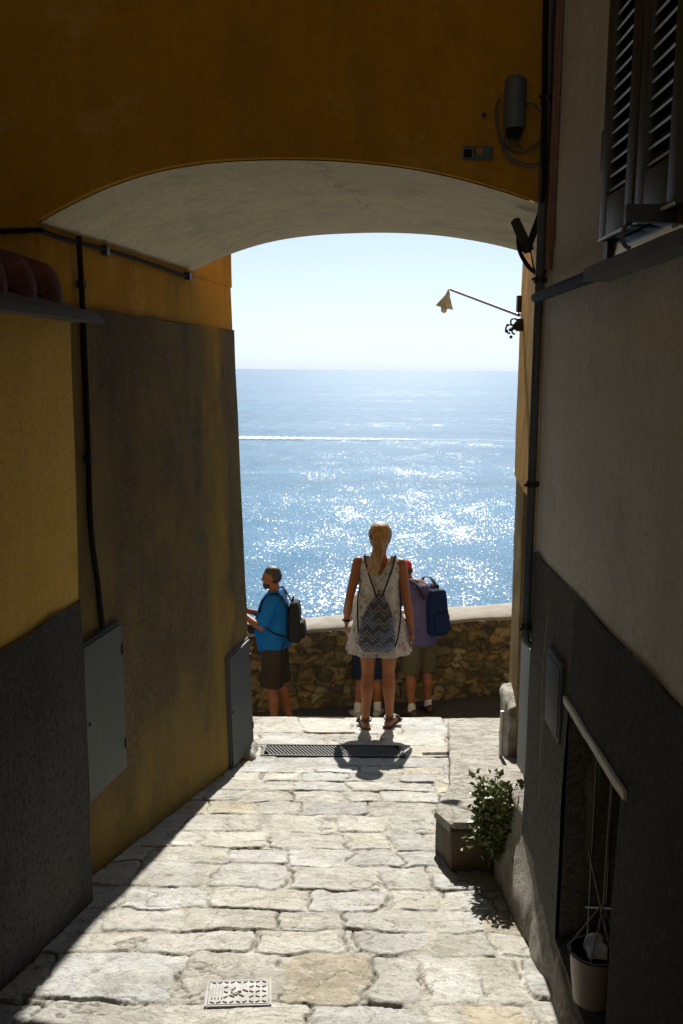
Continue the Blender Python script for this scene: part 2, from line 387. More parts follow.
# skin etc
def skin(name, c):
    t = NT(name); t.color(t.mix(t.ramp(t.noise(9, 4), .35, .7), c, tuple(x*.82 for x in c))); t.rough(.5)
    t.b.inputs['Specular IOR Level'].default_value = .25; t.b.inputs['Subsurface Weight'].default_value = .0; t.b.inputs['Subsurface Radius'].default_value = (.02, .008, .004); t.bump(t.noise(80, 3), .1, .002); return t.m
M['skin'] = skin('tanned_skin', (.29, .11, .042)); M['skin2'] = skin('sunburnt_skin', (.27, .105, .045))
def cloth(name, c, c2=None, s=6):
    t = NT(name); t.color(t.mix(t.ramp(t.noise(s, 5), .35, .7), c, c2 or tuple(x*.8 for x in c))); t.rough(.85)
    t.b.inputs['Specular IOR Level'].default_value = .2
    t.bump(t.noise(1, 3, .5, t.mapping((9, 9, 4))), .5, .03); t.bump(t.noise(400, 2), .2, .001); return t.m
M['blueshirt'] = cloth('bright_blue_cotton', (.005, .13, .42)); M['brownshort'] = cloth('dark_brown_cotton', (.038, .027, .02))
M['lav'] = cloth('lavender_blue_cotton', (.095, .085, .21), (.07, .065, .16)); M['khaki'] = cloth('olive_khaki_cotton', (.095, .085, .045))
M['navy'] = cloth('navy_nylon', (.006, .018, .07)); M['navyd'] = cloth('dark_navy_cotton', (.012, .018, .04)); M['red'] = cloth('red_cotton', (.55, .03, .03))
M['black'] = cloth('black_nylon', (.018, .019, .022)); M['white'] = cloth('white_cotton', (.55, .55, .52)); M['shoe'] = cloth('grey_mesh_shoe', (.32, .31, .30))
M['leather'] = simple('dark_brown_leather', (.05, .028, .018), .55)
t = NT('blonde_hair'); n = t.noise(1, 4, .6, t.mapping((70, 70, 5))); t.color(t.mix(t.ramp(n, .35, .65), (.38, .22, .07), (.15, .08, .028))); t.rough(.45); t.bump(n, .8, .01); M['blonde'] = t.m
t = NT('dark_hair'); n = t.noise(1, 4, .6, t.mapping((90, 90, 30))); t.color(t.mix(n, (.012, .009, .007), (.035, .025, .018))); t.rough(.55); t.bump(n, .8, .006); M['darkhair'] = t.m
t = NT('floral_dress')
base = (.44, .42, .39)
f1 = t.ramp(t.voro(20), .16, .44, 1, 0); f1 = t.math('MULTIPLY', f1, t.ramp(t.noise(16, 4, .6, dist=1.5), .38, .48))
c = t.mix(f1, base, (.10, .10, .12)); c = t.mix(t.ramp(t.noise(30, 5, .7, dist=1), .50, .56, 0, .85), c, (.26, .25, .27))
c = t.mix(t.math('MULTIPLY', t.ramp(t.noise(22, 3, .6, t.mapping(loc=(5, 5, 5)), 1), .60, .66, 0, .8), t.ramp(t.sep(2), .95, .7, 0, 1)), c, (.55, .16, .12))
t.color(c); t.rough(.85); t.bump(t.noise(1, 3, .5, t.mapping((10, 10, 3))), .5, .03); M['dress'] = t.m
t = NT('zigzag_print')
z = t.sep(2); x = t.sep(0)
tri = t.math('PINGPONG', t.math('MULTIPLY', x, 1.0), .045)
ph = t.math('ADD', z, t.math('MULTIPLY', tri, 1.1))
st = t.math('PINGPONG', t.math('MULTIPLY', ph, 1.0), .016)
st2 = t.math('PINGPONG', ph, .048)
c = t.mix(t.ramp(st, .007, .009), (.025, .028, .04), (.14, .14, .15)); c = t.mix(t.ramp(st2, .034, .036, 0, .75), c, (.02, .022, .04))
c = t.mix(t.ramp(t.noise(6, 4), .5, .62, 0, .6), c, (.10, .15, .33))
t.color(c); t.rough(.8); t.bump(t.noise(14, 4), .6, .02); M['zigzag'] = t.m
t = NT('leaf'); t.color(t.mix(t.ramp(t.noise(12, 3), .35, .65), (.085, .115, .03), (.16, .18, .06))); t.rough(.42); t.b.inputs['Transmission Weight'].default_value = 0; M['leaf'] = t.m
t = NT('cast_cover_metal'); t.color(t.mix(t.ramp(t.noise(25, 5), .4, .7), (.36, .355, .335), (.22, .215, .2))); t.rough(.7); M['cover'] = t.m
M['grate'] = simple('dark_cast_iron', (.085, .082, .076), .7, (.06, .055, .05), 30, .2, 90, .4)
M['plaquebase'] = simple('plaque_enamel', (.10, .13, .09), .4)
# ------------------------------------------------------------------ paving
yb = [716, 733, 745, 757, 766, 773, 781, 790, 801, 814, 831, 848, 864, 888, 910, 933, 955, 1004, 1062, 1140]
br = {766: [225, 270, 318, 362, 398, 440], 773: [225, 262, 302, 352, 397, 438], 781: [190, 225, 262, 292, 350, 433], 790: [180, 205, 246, 290, 344, 378, 438],
      801: [150, 203, 254, 304, 367, 438], 814: [186, 227, 266, 336, 391, 438], 831: [120, 166, 200, 270, 346, 389, 436], 848: [90, 149, 230, 290, 348, 397, 437],
      864: [70, 134, 210, 290, 382, 432, 500], 888: [60, 123, 209, 310, 394, 446, 495], 910: [20, 103, 184, 278, 341, 436, 492], 933: [0, 66, 134, 252, 346, 356, 442, 500],
      955: [-40, 40, 185, 283, 370, 431, 489, 535], 1004: [-60, 20, 150, 312, 440, 475, 545], 1062: [-100, 0, 120, 260, 400, 520, 620],
      716: [258, 300, 352, 400, 445], 733: [235, 258, 322, 380, 445], 745: [250, 445], 757: [250, 445]}
def gd(py): return ground(300, py).y
rows = []
for i in range(len(yb)-1):
    y0, y1 = gd(yb[i+1]), gd(yb[i])
    xs = [ground(px, (yb[i]+yb[i+1])/2).x for px in br[yb[i]]]
    # continue the course to either side
    while xs[0] > -1.7: xs.insert(0, xs[0]-random.uniform(.28, .5))
    while xs[-1] < 1.7: xs.append(xs[-1]+random.uniform(.28, .5))
    rows.append((y0, y1, xs, yb[i]))
X = np.arange(-1.5, 1.75, .0065); Y = np.arange(rows[-1][0], 7.86, .0065)
gx, gy = np.meshgrid(X, Y, indexing='ij')
P3 = np.stack([gx, gy, gx*0], -1)
wx = gx+fbm(P3*2.3, 3, 11)*.05+fbm(P3*10, 5, 12)*.045; wy = gy+fbm(P3*np.array([1.1, 2.3, 1]), 3, 13)*.045+fbm(P3*10, 5, 14)*.036
H = np.full(gx.shape, -.003); C = np.zeros(gx.shape+(3,)); C[:] = (.445, .43, .38)
C *= (1+.18*fbm(P3*5, 4, 20))[..., None]
H += .006*fbm(P3*12, 4, 21)
for (y0, y1, xs, key) in rows:
    for k in range(len(xs)-1):
        rr = np.random.default_rng(int(key*31+k*7))
        a, b = xs[k], xs[k+1]
        if key in (745, 757): a, b = xs[k], xs[k+1]
        gap = rr.uniform(.000, .010); g2 = rr.uniform(.000, .007)
        if y1-y0 > .15 and rr.random() < .3 and key not in (745,): gap += .012
        cx, cy = (a+b)/2, (y0+y1)/2; hx, hy = max((b-a)/2-gap, .02), max((y1-y0)/2-g2, .012)
        sk = rr.uniform(-.12, .12); tx = rr.uniform(-.05, .05)
        sel = (np.abs(wx-cx) < hx+.1) & (np.abs(wy-cy) < hy+.1)
        if not sel.any(): continue
        dx = wx[sel]-cx; dy = wy[sel]-cy-dx*tx; dx = dx-dy*sk
        cr = min(hx, hy)*rr.uniform(.10, .38)
        qx = np.abs(dx)-(hx-cr); qy = np.abs(dy)-(hy-cr)
        sd = np.minimum(np.maximum(qx, qy), 0)+np.sqrt(np.maximum(qx, 0)**2+np.maximum(qy, 0)**2)-cr
        m = np.clip(-sd/.010, 0, 1); m = m*m*(3-2*m)
        pl = P3[sel]
        hh = rr.uniform(-.002, .002)+dx*rr.uniform(-.012, .012)+dy*rr.uniform(-.04, .02)+.007*fbm(pl*5+k, 5, 30)+.005*np.abs(fbm(pl*17, 4, 31))
        tone = rr.uniform(.86, 1.12); warm = rr.uniform(-1, 1)
        col = np.array([.485+.010*warm, .48, .445-.022*warm])*tone
        if rr.random() < .09: col = np.array([.45, .46, .45])*tone
        if rr.random() < .10: col = np.array([.47, .425, .33])*tone
        if key in (745,): col = np.array([.48, .46, .40])
        mm = m[:, None]
        # cracks and flaked patches inside the stone
        cr_ = np.clip(1-np.abs(fbm(pl*3.1+k*3.7, 3, 40))/.014, 0, 1)*(rr.random() < .45)
        hh = hh-.007*cr_
        C[sel] = C[sel]*(1-mm)+(col*(1+.10*fbm(pl*6+k*5, 4, 44)[:, None]))*mm
        C[sel] *= (1-.45*cr_*m)[:, None]
        H[sel] = H[sel]*(1-m)+hh*m
        e = np.clip(1-np.abs(sd-.003)/.0065, 0, 1)*np.clip(fbm(pl*5.5+k*2.2, 4, 50)*5-.15, 0, 1)
        H[sel] -= .016*e; C[sel] *= (1-.72*e)[:, None]
# recess for the drain grate
GY0, GY1 = ground(300, 757).y, ground(300, 745.5).y
gr = (gx > -.565) & (gx < .465) & (gy > GY0) & (gy < GY1); H[gr] = -.09; C[gr] = (.05, .045, .04)
gr = (gx > .60) & (gx < .84) & (gy > (GY0+.07)) & (gy < (GY0+.16)); H[gr] = -.06; C[gr] = (.05, .045, .04)
vn1 = np.abs(fbm(P3*np.array([2.2, 3.6, 1])+3, 5, 77)); ck_ = np.clip(1-vn1/.010, 0, 1)*np.clip(fbm(P3*1.4+8, 2, 78)*4+.1, 0, 1)
H -= .010*ck_; C *= (1-.55*ck_)[..., None]
C *= (1+.16*fbm(P3*1.7+5, 5, 79)+.10*fbm(P3*8+2, 4, 80))[..., None]
V = np.stack([gx, gy, gz(gy)+H+.004*0], -1)
pav = grid_mesh(V, 'stone_paving', M['paving'], None, C, angle=180); tag(pav, kind='structure')
# coarse street behind the camera + retaining edge at the far end
mb = MB(); y0 = float(Y[0]); patch(mb, (-1.6, -14, 2.45), (1.75, -14, 2.45), (1.75, y0+.01, gz(y0)-.008), (-1.6, y0+.01, gz(y0)-.008), .25, .003)
o = mb.build('upper_street', M['concrete'], smooth=True); tag(o, kind='structure')
mb = MB(); patch(mb, (-5, 7.86, -1.378), (-1.49, 7.86, -1.378), (-1.49, 6.58, gz(6.58)), (-5, 6.58, gz(6.58)), .3, .002)
patch(mb, (1.735, 7.86, -1.378), (6, 7.86, -1.378), (6, 6.58, gz(6.58)), (1.735, 6.58, gz(6.58)), .3, .002)
patch(mb, (-5, 7.862, -1.375), (6, 7.862, -1.375), (6, 7.87, -3), (-5, 7.87, -3), .2, .004)
o = mb.build('terrace_edge', M['concrete']); tag(o, kind='structure')
# lower road
def lowz(x): return -1.97-.083*(1.85-x)
mb = MB(); patch(mb, (-7, 7.86, lowz(-7)), (8, 7.86, lowz(8)), (8, 10.4, lowz(8)), (-7, 10.4, lowz(-7)), .3, .003)
o = mb.build('lower_road', M['bottom']); tag(o, kind='structure')
# hillside & sea
mb = MB(); patch(mb, (-120, 10.55, -2.9), (120, 10.55, -2.9), (120, 62, -33), (-120, 62, -33), 3, .5)
o = mb.build('hillside', M['hill']); tag(o, kind='structure')
mb = MB(); mb.add([(-40000, 20, -30), (40000, 20, -30), (40000, 60000, -30), (-40000, 60000, -30)], [(0, 1, 2, 3)])
o = mb.build('sea', M['sea'], smooth=False); tag(o, kind='structure')
mb = MB(); vs = []; n = 120
for i in range(n+1):
    f = i/n; x = -75+f*160; w = (6.5*(1-f)**.6+1.6)*(1+.3*math.sin(i*2.1)); yc = 436-6*f
    vs += [(x, yc-w*1.1, -29.6), (x, yc+w*1.1, -29.6)]
mb.add(vs, [(2*i, 2*i+2, 2*i+3, 2*i+1) for i in range(n)])
o = mb.build('boat_wake', M['foam'], smooth=False); tag(o, 'long thin white boat wake across the blue sea', 'wake', kind='stuff')
# ------------------------------------------------------------------ parapet
PY = 10.2
def copz(x): return -1.055-.08*(1.86-x)
par = empty('sea_wall', 'low rubble stone parapet with pale mortar coping above the sea', 'wall', (0, PY, -2))
xs_ = np.arange(-3.2, 4.2, .014); nz = 66
gx_, gt = np.meshgrid(xs_, np.linspace(0, 1, nz), indexing='ij')
zb = -1.99-.083*(1.85-gx_)-.05; zt = copz(gx_)-.045; gz_ = zb+(zt-zb)*gt
pts = []
rw = np.random.default_rng(5)
zz = -2.7; 
while zz < -.7:
    h = rw.uniform(.055, .12); xx = -3.4
    while xx < 4.4:
        w = rw.uniform(.06, .19); pts.append((xx+w/2, zz+h/2+rw.uniform(-.03, .03), 1/w, 1/h, rw.random(), rw.random())); xx += w
    zz += h
pts = np.array(pts)
flat = np.stack([gx_.ravel(), gz_.ravel()], -1)
q3 = np.stack([flat[:, 0], flat[:, 1], flat[:, 0]*0], -1)
fw = flat+np.stack([fbm(q3*7, 5, 61), fbm(q3*7, 4, 62)], -1)*.075
d1 = np.full(len(flat), 9.); d2 = d1.copy(); idd = np.zeros(len(flat), int)
for k, p in enumerate(pts):
    d = np.sqrt(((fw[:, 0]-p[0])*min(p[2], 9)*.11)**2+((fw[:, 1]-p[1])*p[3]*.11)**2)
    nw = d < d1; d2 = np.where(nw, d1, np.minimum(d2, d)); d1 = np.where(nw, d, d1); idd[nw] = k
edge = d2-d1; mm = np.clip((edge-.003)/.012, 0, 1); mm = mm*mm*(3-2*mm)
pal = np.array([[.16, .115, .045], [.22, .165, .065], [.085, .068, .036], [.28, .225, .115], [.06, .05, .034], [.125, .10, .048], [.19, .13, .04]])
sc = pal[(pts[idd, 4]*len(pal)).astype(int)]*(.8+.5*pts[idd, 5])[:, None]
cc = np.array([.13, .095, .05])*(1-mm[:, None])+sc*mm[:, None]
dep = -.035*mm*(.4+pts[idd, 5])-.020*fbm(q3*11, 5, 66)
Vp = np.stack([flat[:, 0], dep-0, flat[:, 1]+2], -1).reshape(gx_.shape+(3,))
grid_mesh(Vp, 'stone_face', M['rubble'], par, cc.reshape(gx_.shape+(3,)), angle=180)
mb = MB(); solid(mb, [(-3.2, .02), (4.2, .02), (4.2, .46), (-3.2, .46)], [(-3.2, .02), (4.2, .02), (4.2, .46), (-3.2, .46)], -1.4, .45, (), .2, 0)
mb.build('core', M['rubble'], par)
mb = MB(); nn = 90; pr = [(-.035, -.05), (-.04, -.012), (-.01, .006), (.2, .02), (.44, .006), (.48, -.012), (.48, -.06)]
vv = []
for i in range(nn+1):
    x = -3.2+7.4*i/nn
    for (a, b) in pr: 
        q = np.array([x, a+PY, copz(x)+b]); q = q+np.array([0, vn(q*4, 71)*.012, vn(q*3.3, 72)*.012]); vv.append((q[0], q[1]-PY, q[2]+2))
k = len(pr)
mb.add(vv, [(i*k+j, i*k+j+1, (i+1)*k+j+1, (i+1)*k+j) for i in range(nn) for j in range(k-1)])
mb.build('coping', M['coping'], par, angle=50)
# ------------------------------------------------------------------ arch building
arch = empty('arch_building', 'orange plastered building bridging the lane on a shallow cream vault', 'building', (0, 0, 0))
YN, YF = 3.83, 5.77
def WB(z, far):   # battered left passage wall
    if far: return np.interp(z, [-2, -1.15, 2.33], [-.60, -.638, -.765])
    return np.interp(z, [-2, -.67, 2.15], [-1.17, -1.185, -1.202])
CH = .035
def leftpoly(z, proud=0):
    n, f = WB(z, 0)+proud, WB(z, 1)+proud
    return [(-6, YN-proud*0), (n-CH, YN), (n, YN+CH), (f-.005, 6.59-CH), (f-CH, 6.59+proud), (-6, 6.59+proud)]
mb = MB(); solid(mb, leftpoly(-2, .012), leftpoly(1.86, .012), -2, 1.855, (1, 2, 3, 4), .07, .005, .007)
mb.build('left_plinth', M['rough_brown'], arch)
mb = MB(); solid(mb, leftpoly(1.82), leftpoly(2.14), 1.82, 2.14, (0, 1, 2, 3, 4), .07, .005)
LP = [(-6, YN), (float(WB(2.15, 0)), YN), (float(WB(2.14, 1)), 6.59), (-6, 6.59)]; solid(mb, LP, LP, 2.14, 7.2, (0, 1, 2), .09, .005)
mb.build('left_wall', M['orange'], arch)
XR = .80
def rightpoly(z, p=0):
    b = np.interp(z, [-1.2, 2.3], [0, -.03])
    return [(6, YN+.012), (6, 6.62+p), (1.205-p+CH, 6.62+p), (1.205-p, 6.62-CH), (1.10-p+b, 5.5), (XR-p, YN+.05), (XR-p+.03, YN+.012)][::-1]
def rightlow(p=0): return [(6, YN+.012), (6, 6.62+p), (1.235-p+CH, 6.62+p), (1.235-p, 6.62-CH), (1.02-p, 3.96), (.90, YN+.012)][::-1]
def wx_(y): return 1.02+(y-3.96)*.0815
mb = MB(); solid(mb, rightlow(.012), rightlow(.012), -2, .875, (0, 1, 2, 3, 4), .08, .006, .01)
mb.build('right_plinth', M['brownbase'], arch)
def wd(y, o=0): return wx_(y)-o
mb = MB(); patch(mb, (wd(5.96, .022), 5.96, -1.25), (wd(6.52, .022), 6.52, -1.25), (wd(6.52, .022), 6.52, .872), (wd(5.96, .03), 5.96, .872), .07, .006); patch(mb, (wd(5.96, .022), 5.96, -1.25), (wd(5.96, -.01), 5.95, -1.25), (wd(5.96, -.01), 5.95, .872), (wd(5.96, .03), 5.96, .872), .07, .004)
mb.build('ochre_plaster_band', M['ochre'], arch)
mb = MB(); solid(mb, rightpoly(.88), rightpoly(7.2), .88, 7.2, range(0, 6), .09, .005)
mb.build('right_wall', M['orange'], arch)
# vaulted middle
def arch_z(x, x0, x1, z0, z1, zc, xc=.42):
    f = (x-x0)/(x1-x0)
    g = f/xc*.5 if f < xc else .5+(f-xc)/(1-xc)*.5
    s = max(0, 1-abs(2*g-1)**2.3)
    base = z0+(z1-z0)*f
    return base+(zc-(z0+z1)/2)*s
xa0, xa1 = float(WB(2.15, 0)), XR
xb0, xb1 = -.895, 1.085
na = 48; nearc = []; farc = []
for i in range(na+1):
    f = i/na
    x = xa0+(xa1-xa0)*f; nearc.append((x, YN, arch_z(x, xa0, xa1, 2.16, 2.235, 2.41)))
    x = xb0+(xb1-xb0)*f; farc.append((x, YF, arch_z(x, xb0, xb1, 2.17, 2.29, 2.40)))
mb = MB()
for i in range(na):
    a, b = nearc[i], nearc[i+1]
    patch(mb, a, b, (b[0], b[1], 7.2), (a[0], a[1], 7.2), .09, .005)
    a, b = farc[i], farc[i+1]
    patch(mb, b, a, (a[0], a[1], 7.2), (b[0], b[1], 7.2), .2, .005)
    # underside lip
    a, b = nearc[i], nearc[i+1]; t_ = .035/(YF-YN)
    a2 = tuple(a[j]+(farc[i][j]-a[j])*t_ for j in range(3)); b2 = tuple(b[j]+(farc[i+1][j]-b[j])*t_ for j in range(3))
    patch(mb, a, a2, b2, b, .1, .005)
mb.add([tuple(wob(np.array(p), .005)) for p in ((xa0, YN, 7.2), (XR, YN, 7.2), (xb1, YF, 7.2), (xb0, YF, 7.2))], [(0, 1, 2, 3)])
mb.build('bridge_wall', M['orange'], arch)
nv_ = 26; Vv = np.zeros((na+1, nv_+1, 3))
for i in range(na+1):
    for j in range(nv_+1):
        g = .018+j/nv_*.984
        p = [nearc[i][k]+(farc[i][k]-nearc[i][k])*g for k in range(3)]; p[2] -= .004+.012*math.sin(math.pi*g)*0
        Vv[i, j] = p
Vv = wob(Vv, .007)
vs_o = grid_mesh(Vv, 'vault_soffit', M['cream'], arch, angle=180)
# ------------------------------------------------------------------ left annex (low yellow house)
ann = empty('yellow_house', 'low yellow plastered house with dark grey dado left of the lane', 'building', (0, 0, 0))
def XA(y): return -1.06-.11*(3.8-y)/.9 if y > 2.9 else -1.17-.02*(2.9-y)
def annpoly(p=0): return [(-4, -14), (XA(-14)+p, -14), (XA(2.9)+p, 2.9), (XA(3.8-.03)+p, 3.77), (XA(3.8)-.03+p, 3.805+p), (-4, 3.805+p)]
mb = MB(); solid(mb, annpoly(.012), annpoly(.012), -2, .66, (2, 3, 4), .06, .008, .012); 
mb.build('dado', M['rough_grey'], ann)
mb = MB(); solid(mb, annpoly(), annpoly(), .63, 1.79, (2, 3, 4), .08, .004); mb.build('wall', M['yellow'], ann)
mb = MB(); mb.add([], []); solid(mb, [(-8, -14), (-2.2, -14), (-2.2, 3.7), (-8, 3.7)], [(-8, -14), (-2.2, -14), (-2.2, 3.7), (-8, 3.7)], -2, 8, (), .3, 0); mb.build('unseen_sky_blocker', M['yellow'], ann)  # unseen tall wall, added to hold back sky light from the left
# eave slab
mb = MB(); prof = [(.115, 1.775), (.105, 1.80), (-.02, 1.85), (-.15, 1.895), (-1.1, 2.25), (-1.1, 1.775)]
ys = list(np.linspace(-3, 3.84, 70)); vv = []
for y in ys:
    for (a, b) in prof:
        x0 = XA(min(y, 3.8)); q = np.array([x0+a, y, b]); vv.append((x0+a+vn(q*5, 81)*.006, y, b+vn(q*6, 82)*.005))
k = len(prof)
mb.add(vv, [(i*k+j, (i+1)*k+j, (i+1)*k+(j+1) % k, i*k+(j+1) % k) for i in range(len(ys)-1) for j in range(k)]+[tuple(range(k)), tuple((len(ys)-1)*k+j for j in range(k-1, -1, -1))])
eave = mb.build('eave', M['slate'], ann, angle=30)
# barrel tiles on top
def tile_mesh():
    mb = MB(); n = 12
    vv = []; L = [(0, 1.0), (.02, 1.04), (.25, .98), (.5, .93), (.9, .9)]
    for (s_, sc_) in L:
        for j in range(n+1):
            an = math.pi*j/n
            vv.append((-s_*.94, math.cos(an)*.088*sc_, s_*.33+math.sin(an)*.115*sc_))
        for j in range(n+1):
            an = math.pi*(n-j)/n
            vv.append((-s_*.94, math.cos(an)*.07*sc_, s_*.33+math.sin(an)*.095*sc_))
    k = 2*(n+1)
    f = [(i*k+j, i*k+(j+1) % k, (i+1)*k+(j+1) % k, (i+1)*k+j) for i in range(len(L)-1) for j in range(k)]
    f.append(tuple(range(k)))
    # mortar plug closing the tile mouth
    mb.add(vv, f)
    pv = [(-.015, math.cos(math.pi*j/n)*.072, math.sin(math.pi*j/n)*.097) for j in range(n+1)]
    mb.add(pv, [tuple(range(n, -1, -1))]); mb.ball((-.01, 0, .0), (.045, .082, .108), 16, 10)
    return mb
tm = tile_mesh(); first = None
for i in range(9):
    y = 3.70-i*.235
    x = XA(y)-.03+random.uniform(-.015, .015)
    if first is None:
        o = tm.build('roof_tile', M['roof'], ann); first = o
    else:
        o = first.copy(); COL.objects.link(o)
    o.location = (x, y, 1.862); o.rotation_euler = (0, 0, random.uniform(-.04, .04))
# ------------------------------------------------------------------ right grey house
gh = empty('grey_house', 'tall beige grey house with dark rough dado on the right', 'building', (0, 0, 0))
def XC(y): return .745+.0205*(y-1.5)
def slab(mb, y0, y1, z0, z1, p=0, depth=.55, w=.006, fine=True, wavy=0):
    solid(mb, [(XC(y0)-p, y0), (XC(y0)+depth, y0), (XC(y1)+depth, y1), (XC(y1)-p, y1)], [(XC(y0)-p, y0), (XC(y0)+depth, y0), (XC(y1)+depth, y1), (XC(y1)-p, y1)], z0, z1, (3, 2) if fine else (), .07, w, wavy)
mb = MB(); slab(mb, 1.2, 3.815, .84, 7.5, 0, 5, .004); slab(mb, -14, 1.2, .84, 7.5, 0, 5, .004, False)
# corner rib of lighter plaster beside the drainpipe
mb.build('wall', M['beige'], gh)
OY0, OY1, OZ0, OZ1 = 2.42, 3.07, -.36, .485
mb = MB(); slab(mb, 1.0, OY0, -2, .868, .012, .55, .009, True, .013); slab(mb, OY0, OY1, OZ1, .868, .012, .55, .009, True, .013); slab(mb, -14, 1.0, -2, .878, .012, 5, .009, False)
mb.build('dado', M['rough_grey'], gh)
mb = MB(); slab(mb, OY1, 3.815, -2, .868, .010, .55, .008, True, .013); slab(mb, OY0, OY1, -2, OZ0, .012, .55, .008)
mb.build('lower_wall', M['brownbase'], gh)
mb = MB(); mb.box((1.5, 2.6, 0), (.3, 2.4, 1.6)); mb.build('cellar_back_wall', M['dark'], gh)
# lintel
cell = empty('cellar_window', None, None); cell.parent = gh
lm = rough_block([(XC(OY0)-.018, OY0-.06, OZ1-.006), (XC(OY0)+.2, OY0-.06, OZ1-.012), (XC(OY1)+.2, OY1+.05, OZ1-.012), (XC(OY1)-.018, OY1+.05, OZ1-.006),
                  (XC(OY0)-.018, OY0-.06, OZ1+.022), (XC(OY0)+.2, OY0-.06, OZ1+.022), (XC(OY1)+.2, OY1+.05, OZ1+.022), (XC(OY1)-.018, OY1+.05, OZ1+.022)], 12, .06, .004, 6)
lm.build('lintel', M['whitestone'], cell)
mb = MB(); gxp = XC(2.55)+.05
for y in (2.68, 2.86): mb.tube([(gxp, y, OZ0), (gxp, y, OZ1)], .005, 6)
for (ya, za, yb_, zb2) in ((2.52, -.12, 2.86, .08), (2.52, .08, 2.86, -.12)):
    mb.tube([(gxp-.012, ya, za), (gxp-.012, yb_, zb2)], .004, 5)
mb.build('folding_grille', M['gril'], cell)
# upper window with shutters
def on_c(px, py, out=.055): return hitp(px, py, (XC(2.6)-out, 2.6, 0), (1, -.0205, 0))
w0, w1, wz = on_c(602, 240).y, on_c(673, 225).y, on_c(602, 240).z-.03
WY0, WY1 = min(w0, w1), max(w0, w1); WZ0, WZ1 = wz-.02, 3.25
win = empty('window', None, None); win.parent = gh
mb = MB(); xf = XC(2.6)
fx = xf-.012
mb.box((fx, (WY0+WY1)/2, WZ1+.03), (.05, WY1-WY0+.1, .06)); 
mb.box((fx, WY0-.02, (WZ0+WZ1)/2), (.05, .04, WZ1-WZ0)); mb.box((fx, WY1+.02, (WZ0+WZ1)/2), (.05, .04, WZ1-WZ0))
mb.build('frame', M['green'], win, False)
mb = MB(); mb.box((xf-.004, (WY0+WY1)/2, (WZ0+WZ1)/2), (.02, WY1-WY0, WZ1-WZ0)); mb.build('painted_gap_gleam', M['skygleam'], win, False)  # pale sheet painting the bright reflection in the gap below the shutters
mb = MB(); mb.box((xf-.022, (WY0+WY1)/2, WZ0+.028), (.004, WY1-WY0-.004, .082), Matrix.Rotation(R(5), 3, 'Y')); mb.build('added_sky_reflector', simple('reflector_metal', (.8, .82, .84), .16, (.7, .72, .74), 9, 0, 60, 1.0), win, False)  # tilted mirror strip, added to throw sky brightness into the gap
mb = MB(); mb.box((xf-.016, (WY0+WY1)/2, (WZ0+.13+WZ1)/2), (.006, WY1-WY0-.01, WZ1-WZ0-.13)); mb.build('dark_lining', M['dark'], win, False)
half = (WY1-WY0)/2
for s, (a, b) in enumerate(((WY0, WY0+half-.012), (WY0+half+.012, WY1))):
    mb = MB(); mc = MB(); xx = xf-.045; zb_ = WZ0+.045
    st_ = .062
    for yy in (a+st_/2, b-st_/2): mb.box((xx, yy, (zb_+WZ1)/2), (.036, st_, WZ1-zb_), None, .003)
    for zz, hh in ((zb_+.055, .11), (WZ1-.05, .10)): mb.box((xx, (a+b)/2, zz), (.034, b-a-2*st_+.004, hh), None, .003)
    z = zb_+.14
    while z < WZ1-.1:
        rot = Matrix.Rotation(R(-50), 3, 'Y')
        mb.box((xx+.004, (a+b)/2, z), (.040, b-a-2*st_+.004, .006), rot)
        e = rot @ Vector((-.0205, 0, 0))
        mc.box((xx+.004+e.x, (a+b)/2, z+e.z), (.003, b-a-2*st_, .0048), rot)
        z += .037
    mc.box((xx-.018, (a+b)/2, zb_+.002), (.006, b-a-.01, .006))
    sh = mb.build('shutter', M['green'], win, True, 20); mc.build('painted_slat_gleam', M['skygleam'], win, False)  # slat edges coloured pale as sky-lit highlights
    hb = MB(); hb.box((xf-.03, a-.03 if s == 0 else b+.03, zb_+.25), (.05, .05, .11), None, .006); hb.build('hinge', M['iron'], win)
sl = rough_block([(xf-.075, WY0-.12, WZ0-.052), (xf+.05, WY0-.12, WZ0-.052), (xf+.05, WY1+.12, WZ0-.052), (xf-.075, WY1+.12, WZ0-.052),
                  (xf-.075, WY0-.12, WZ0-.015), (xf+.05, WY0-.12, WZ0-.015), (xf+.05, WY1+.12, WZ0-.015), (xf-.075, WY1+.12, WZ0-.015)], 12, .07, .004, 6)
sl.build('sill', M['slate'], win)
# bracket bar beside the shutters
lb = empty('laundry_bracket', 'dark green steel bracket arm with hooked rod sticking out under the shutters', 'bracket', (XC(2.2), 2.2, 1.95))
mb = MB(); mb.box((-.065, 0, .0), (.13, .03, .038), None, .003); mb.build('bar', M['green'], lb)
mb = MB(); mb.box((-.004, 0, 0), (.03, .05, .06), None, .005); mb.build('wall_plate', M['rust'], lb)
mb = MB(); mb.tube([(-.115-.02*math.sin(a_), .0, -.02-.028*(1-math.cos(a_))) for a_ in np.linspace(0, 3.1, 12)], .005, 8); mb.build('hook', M['pipe'], lb)
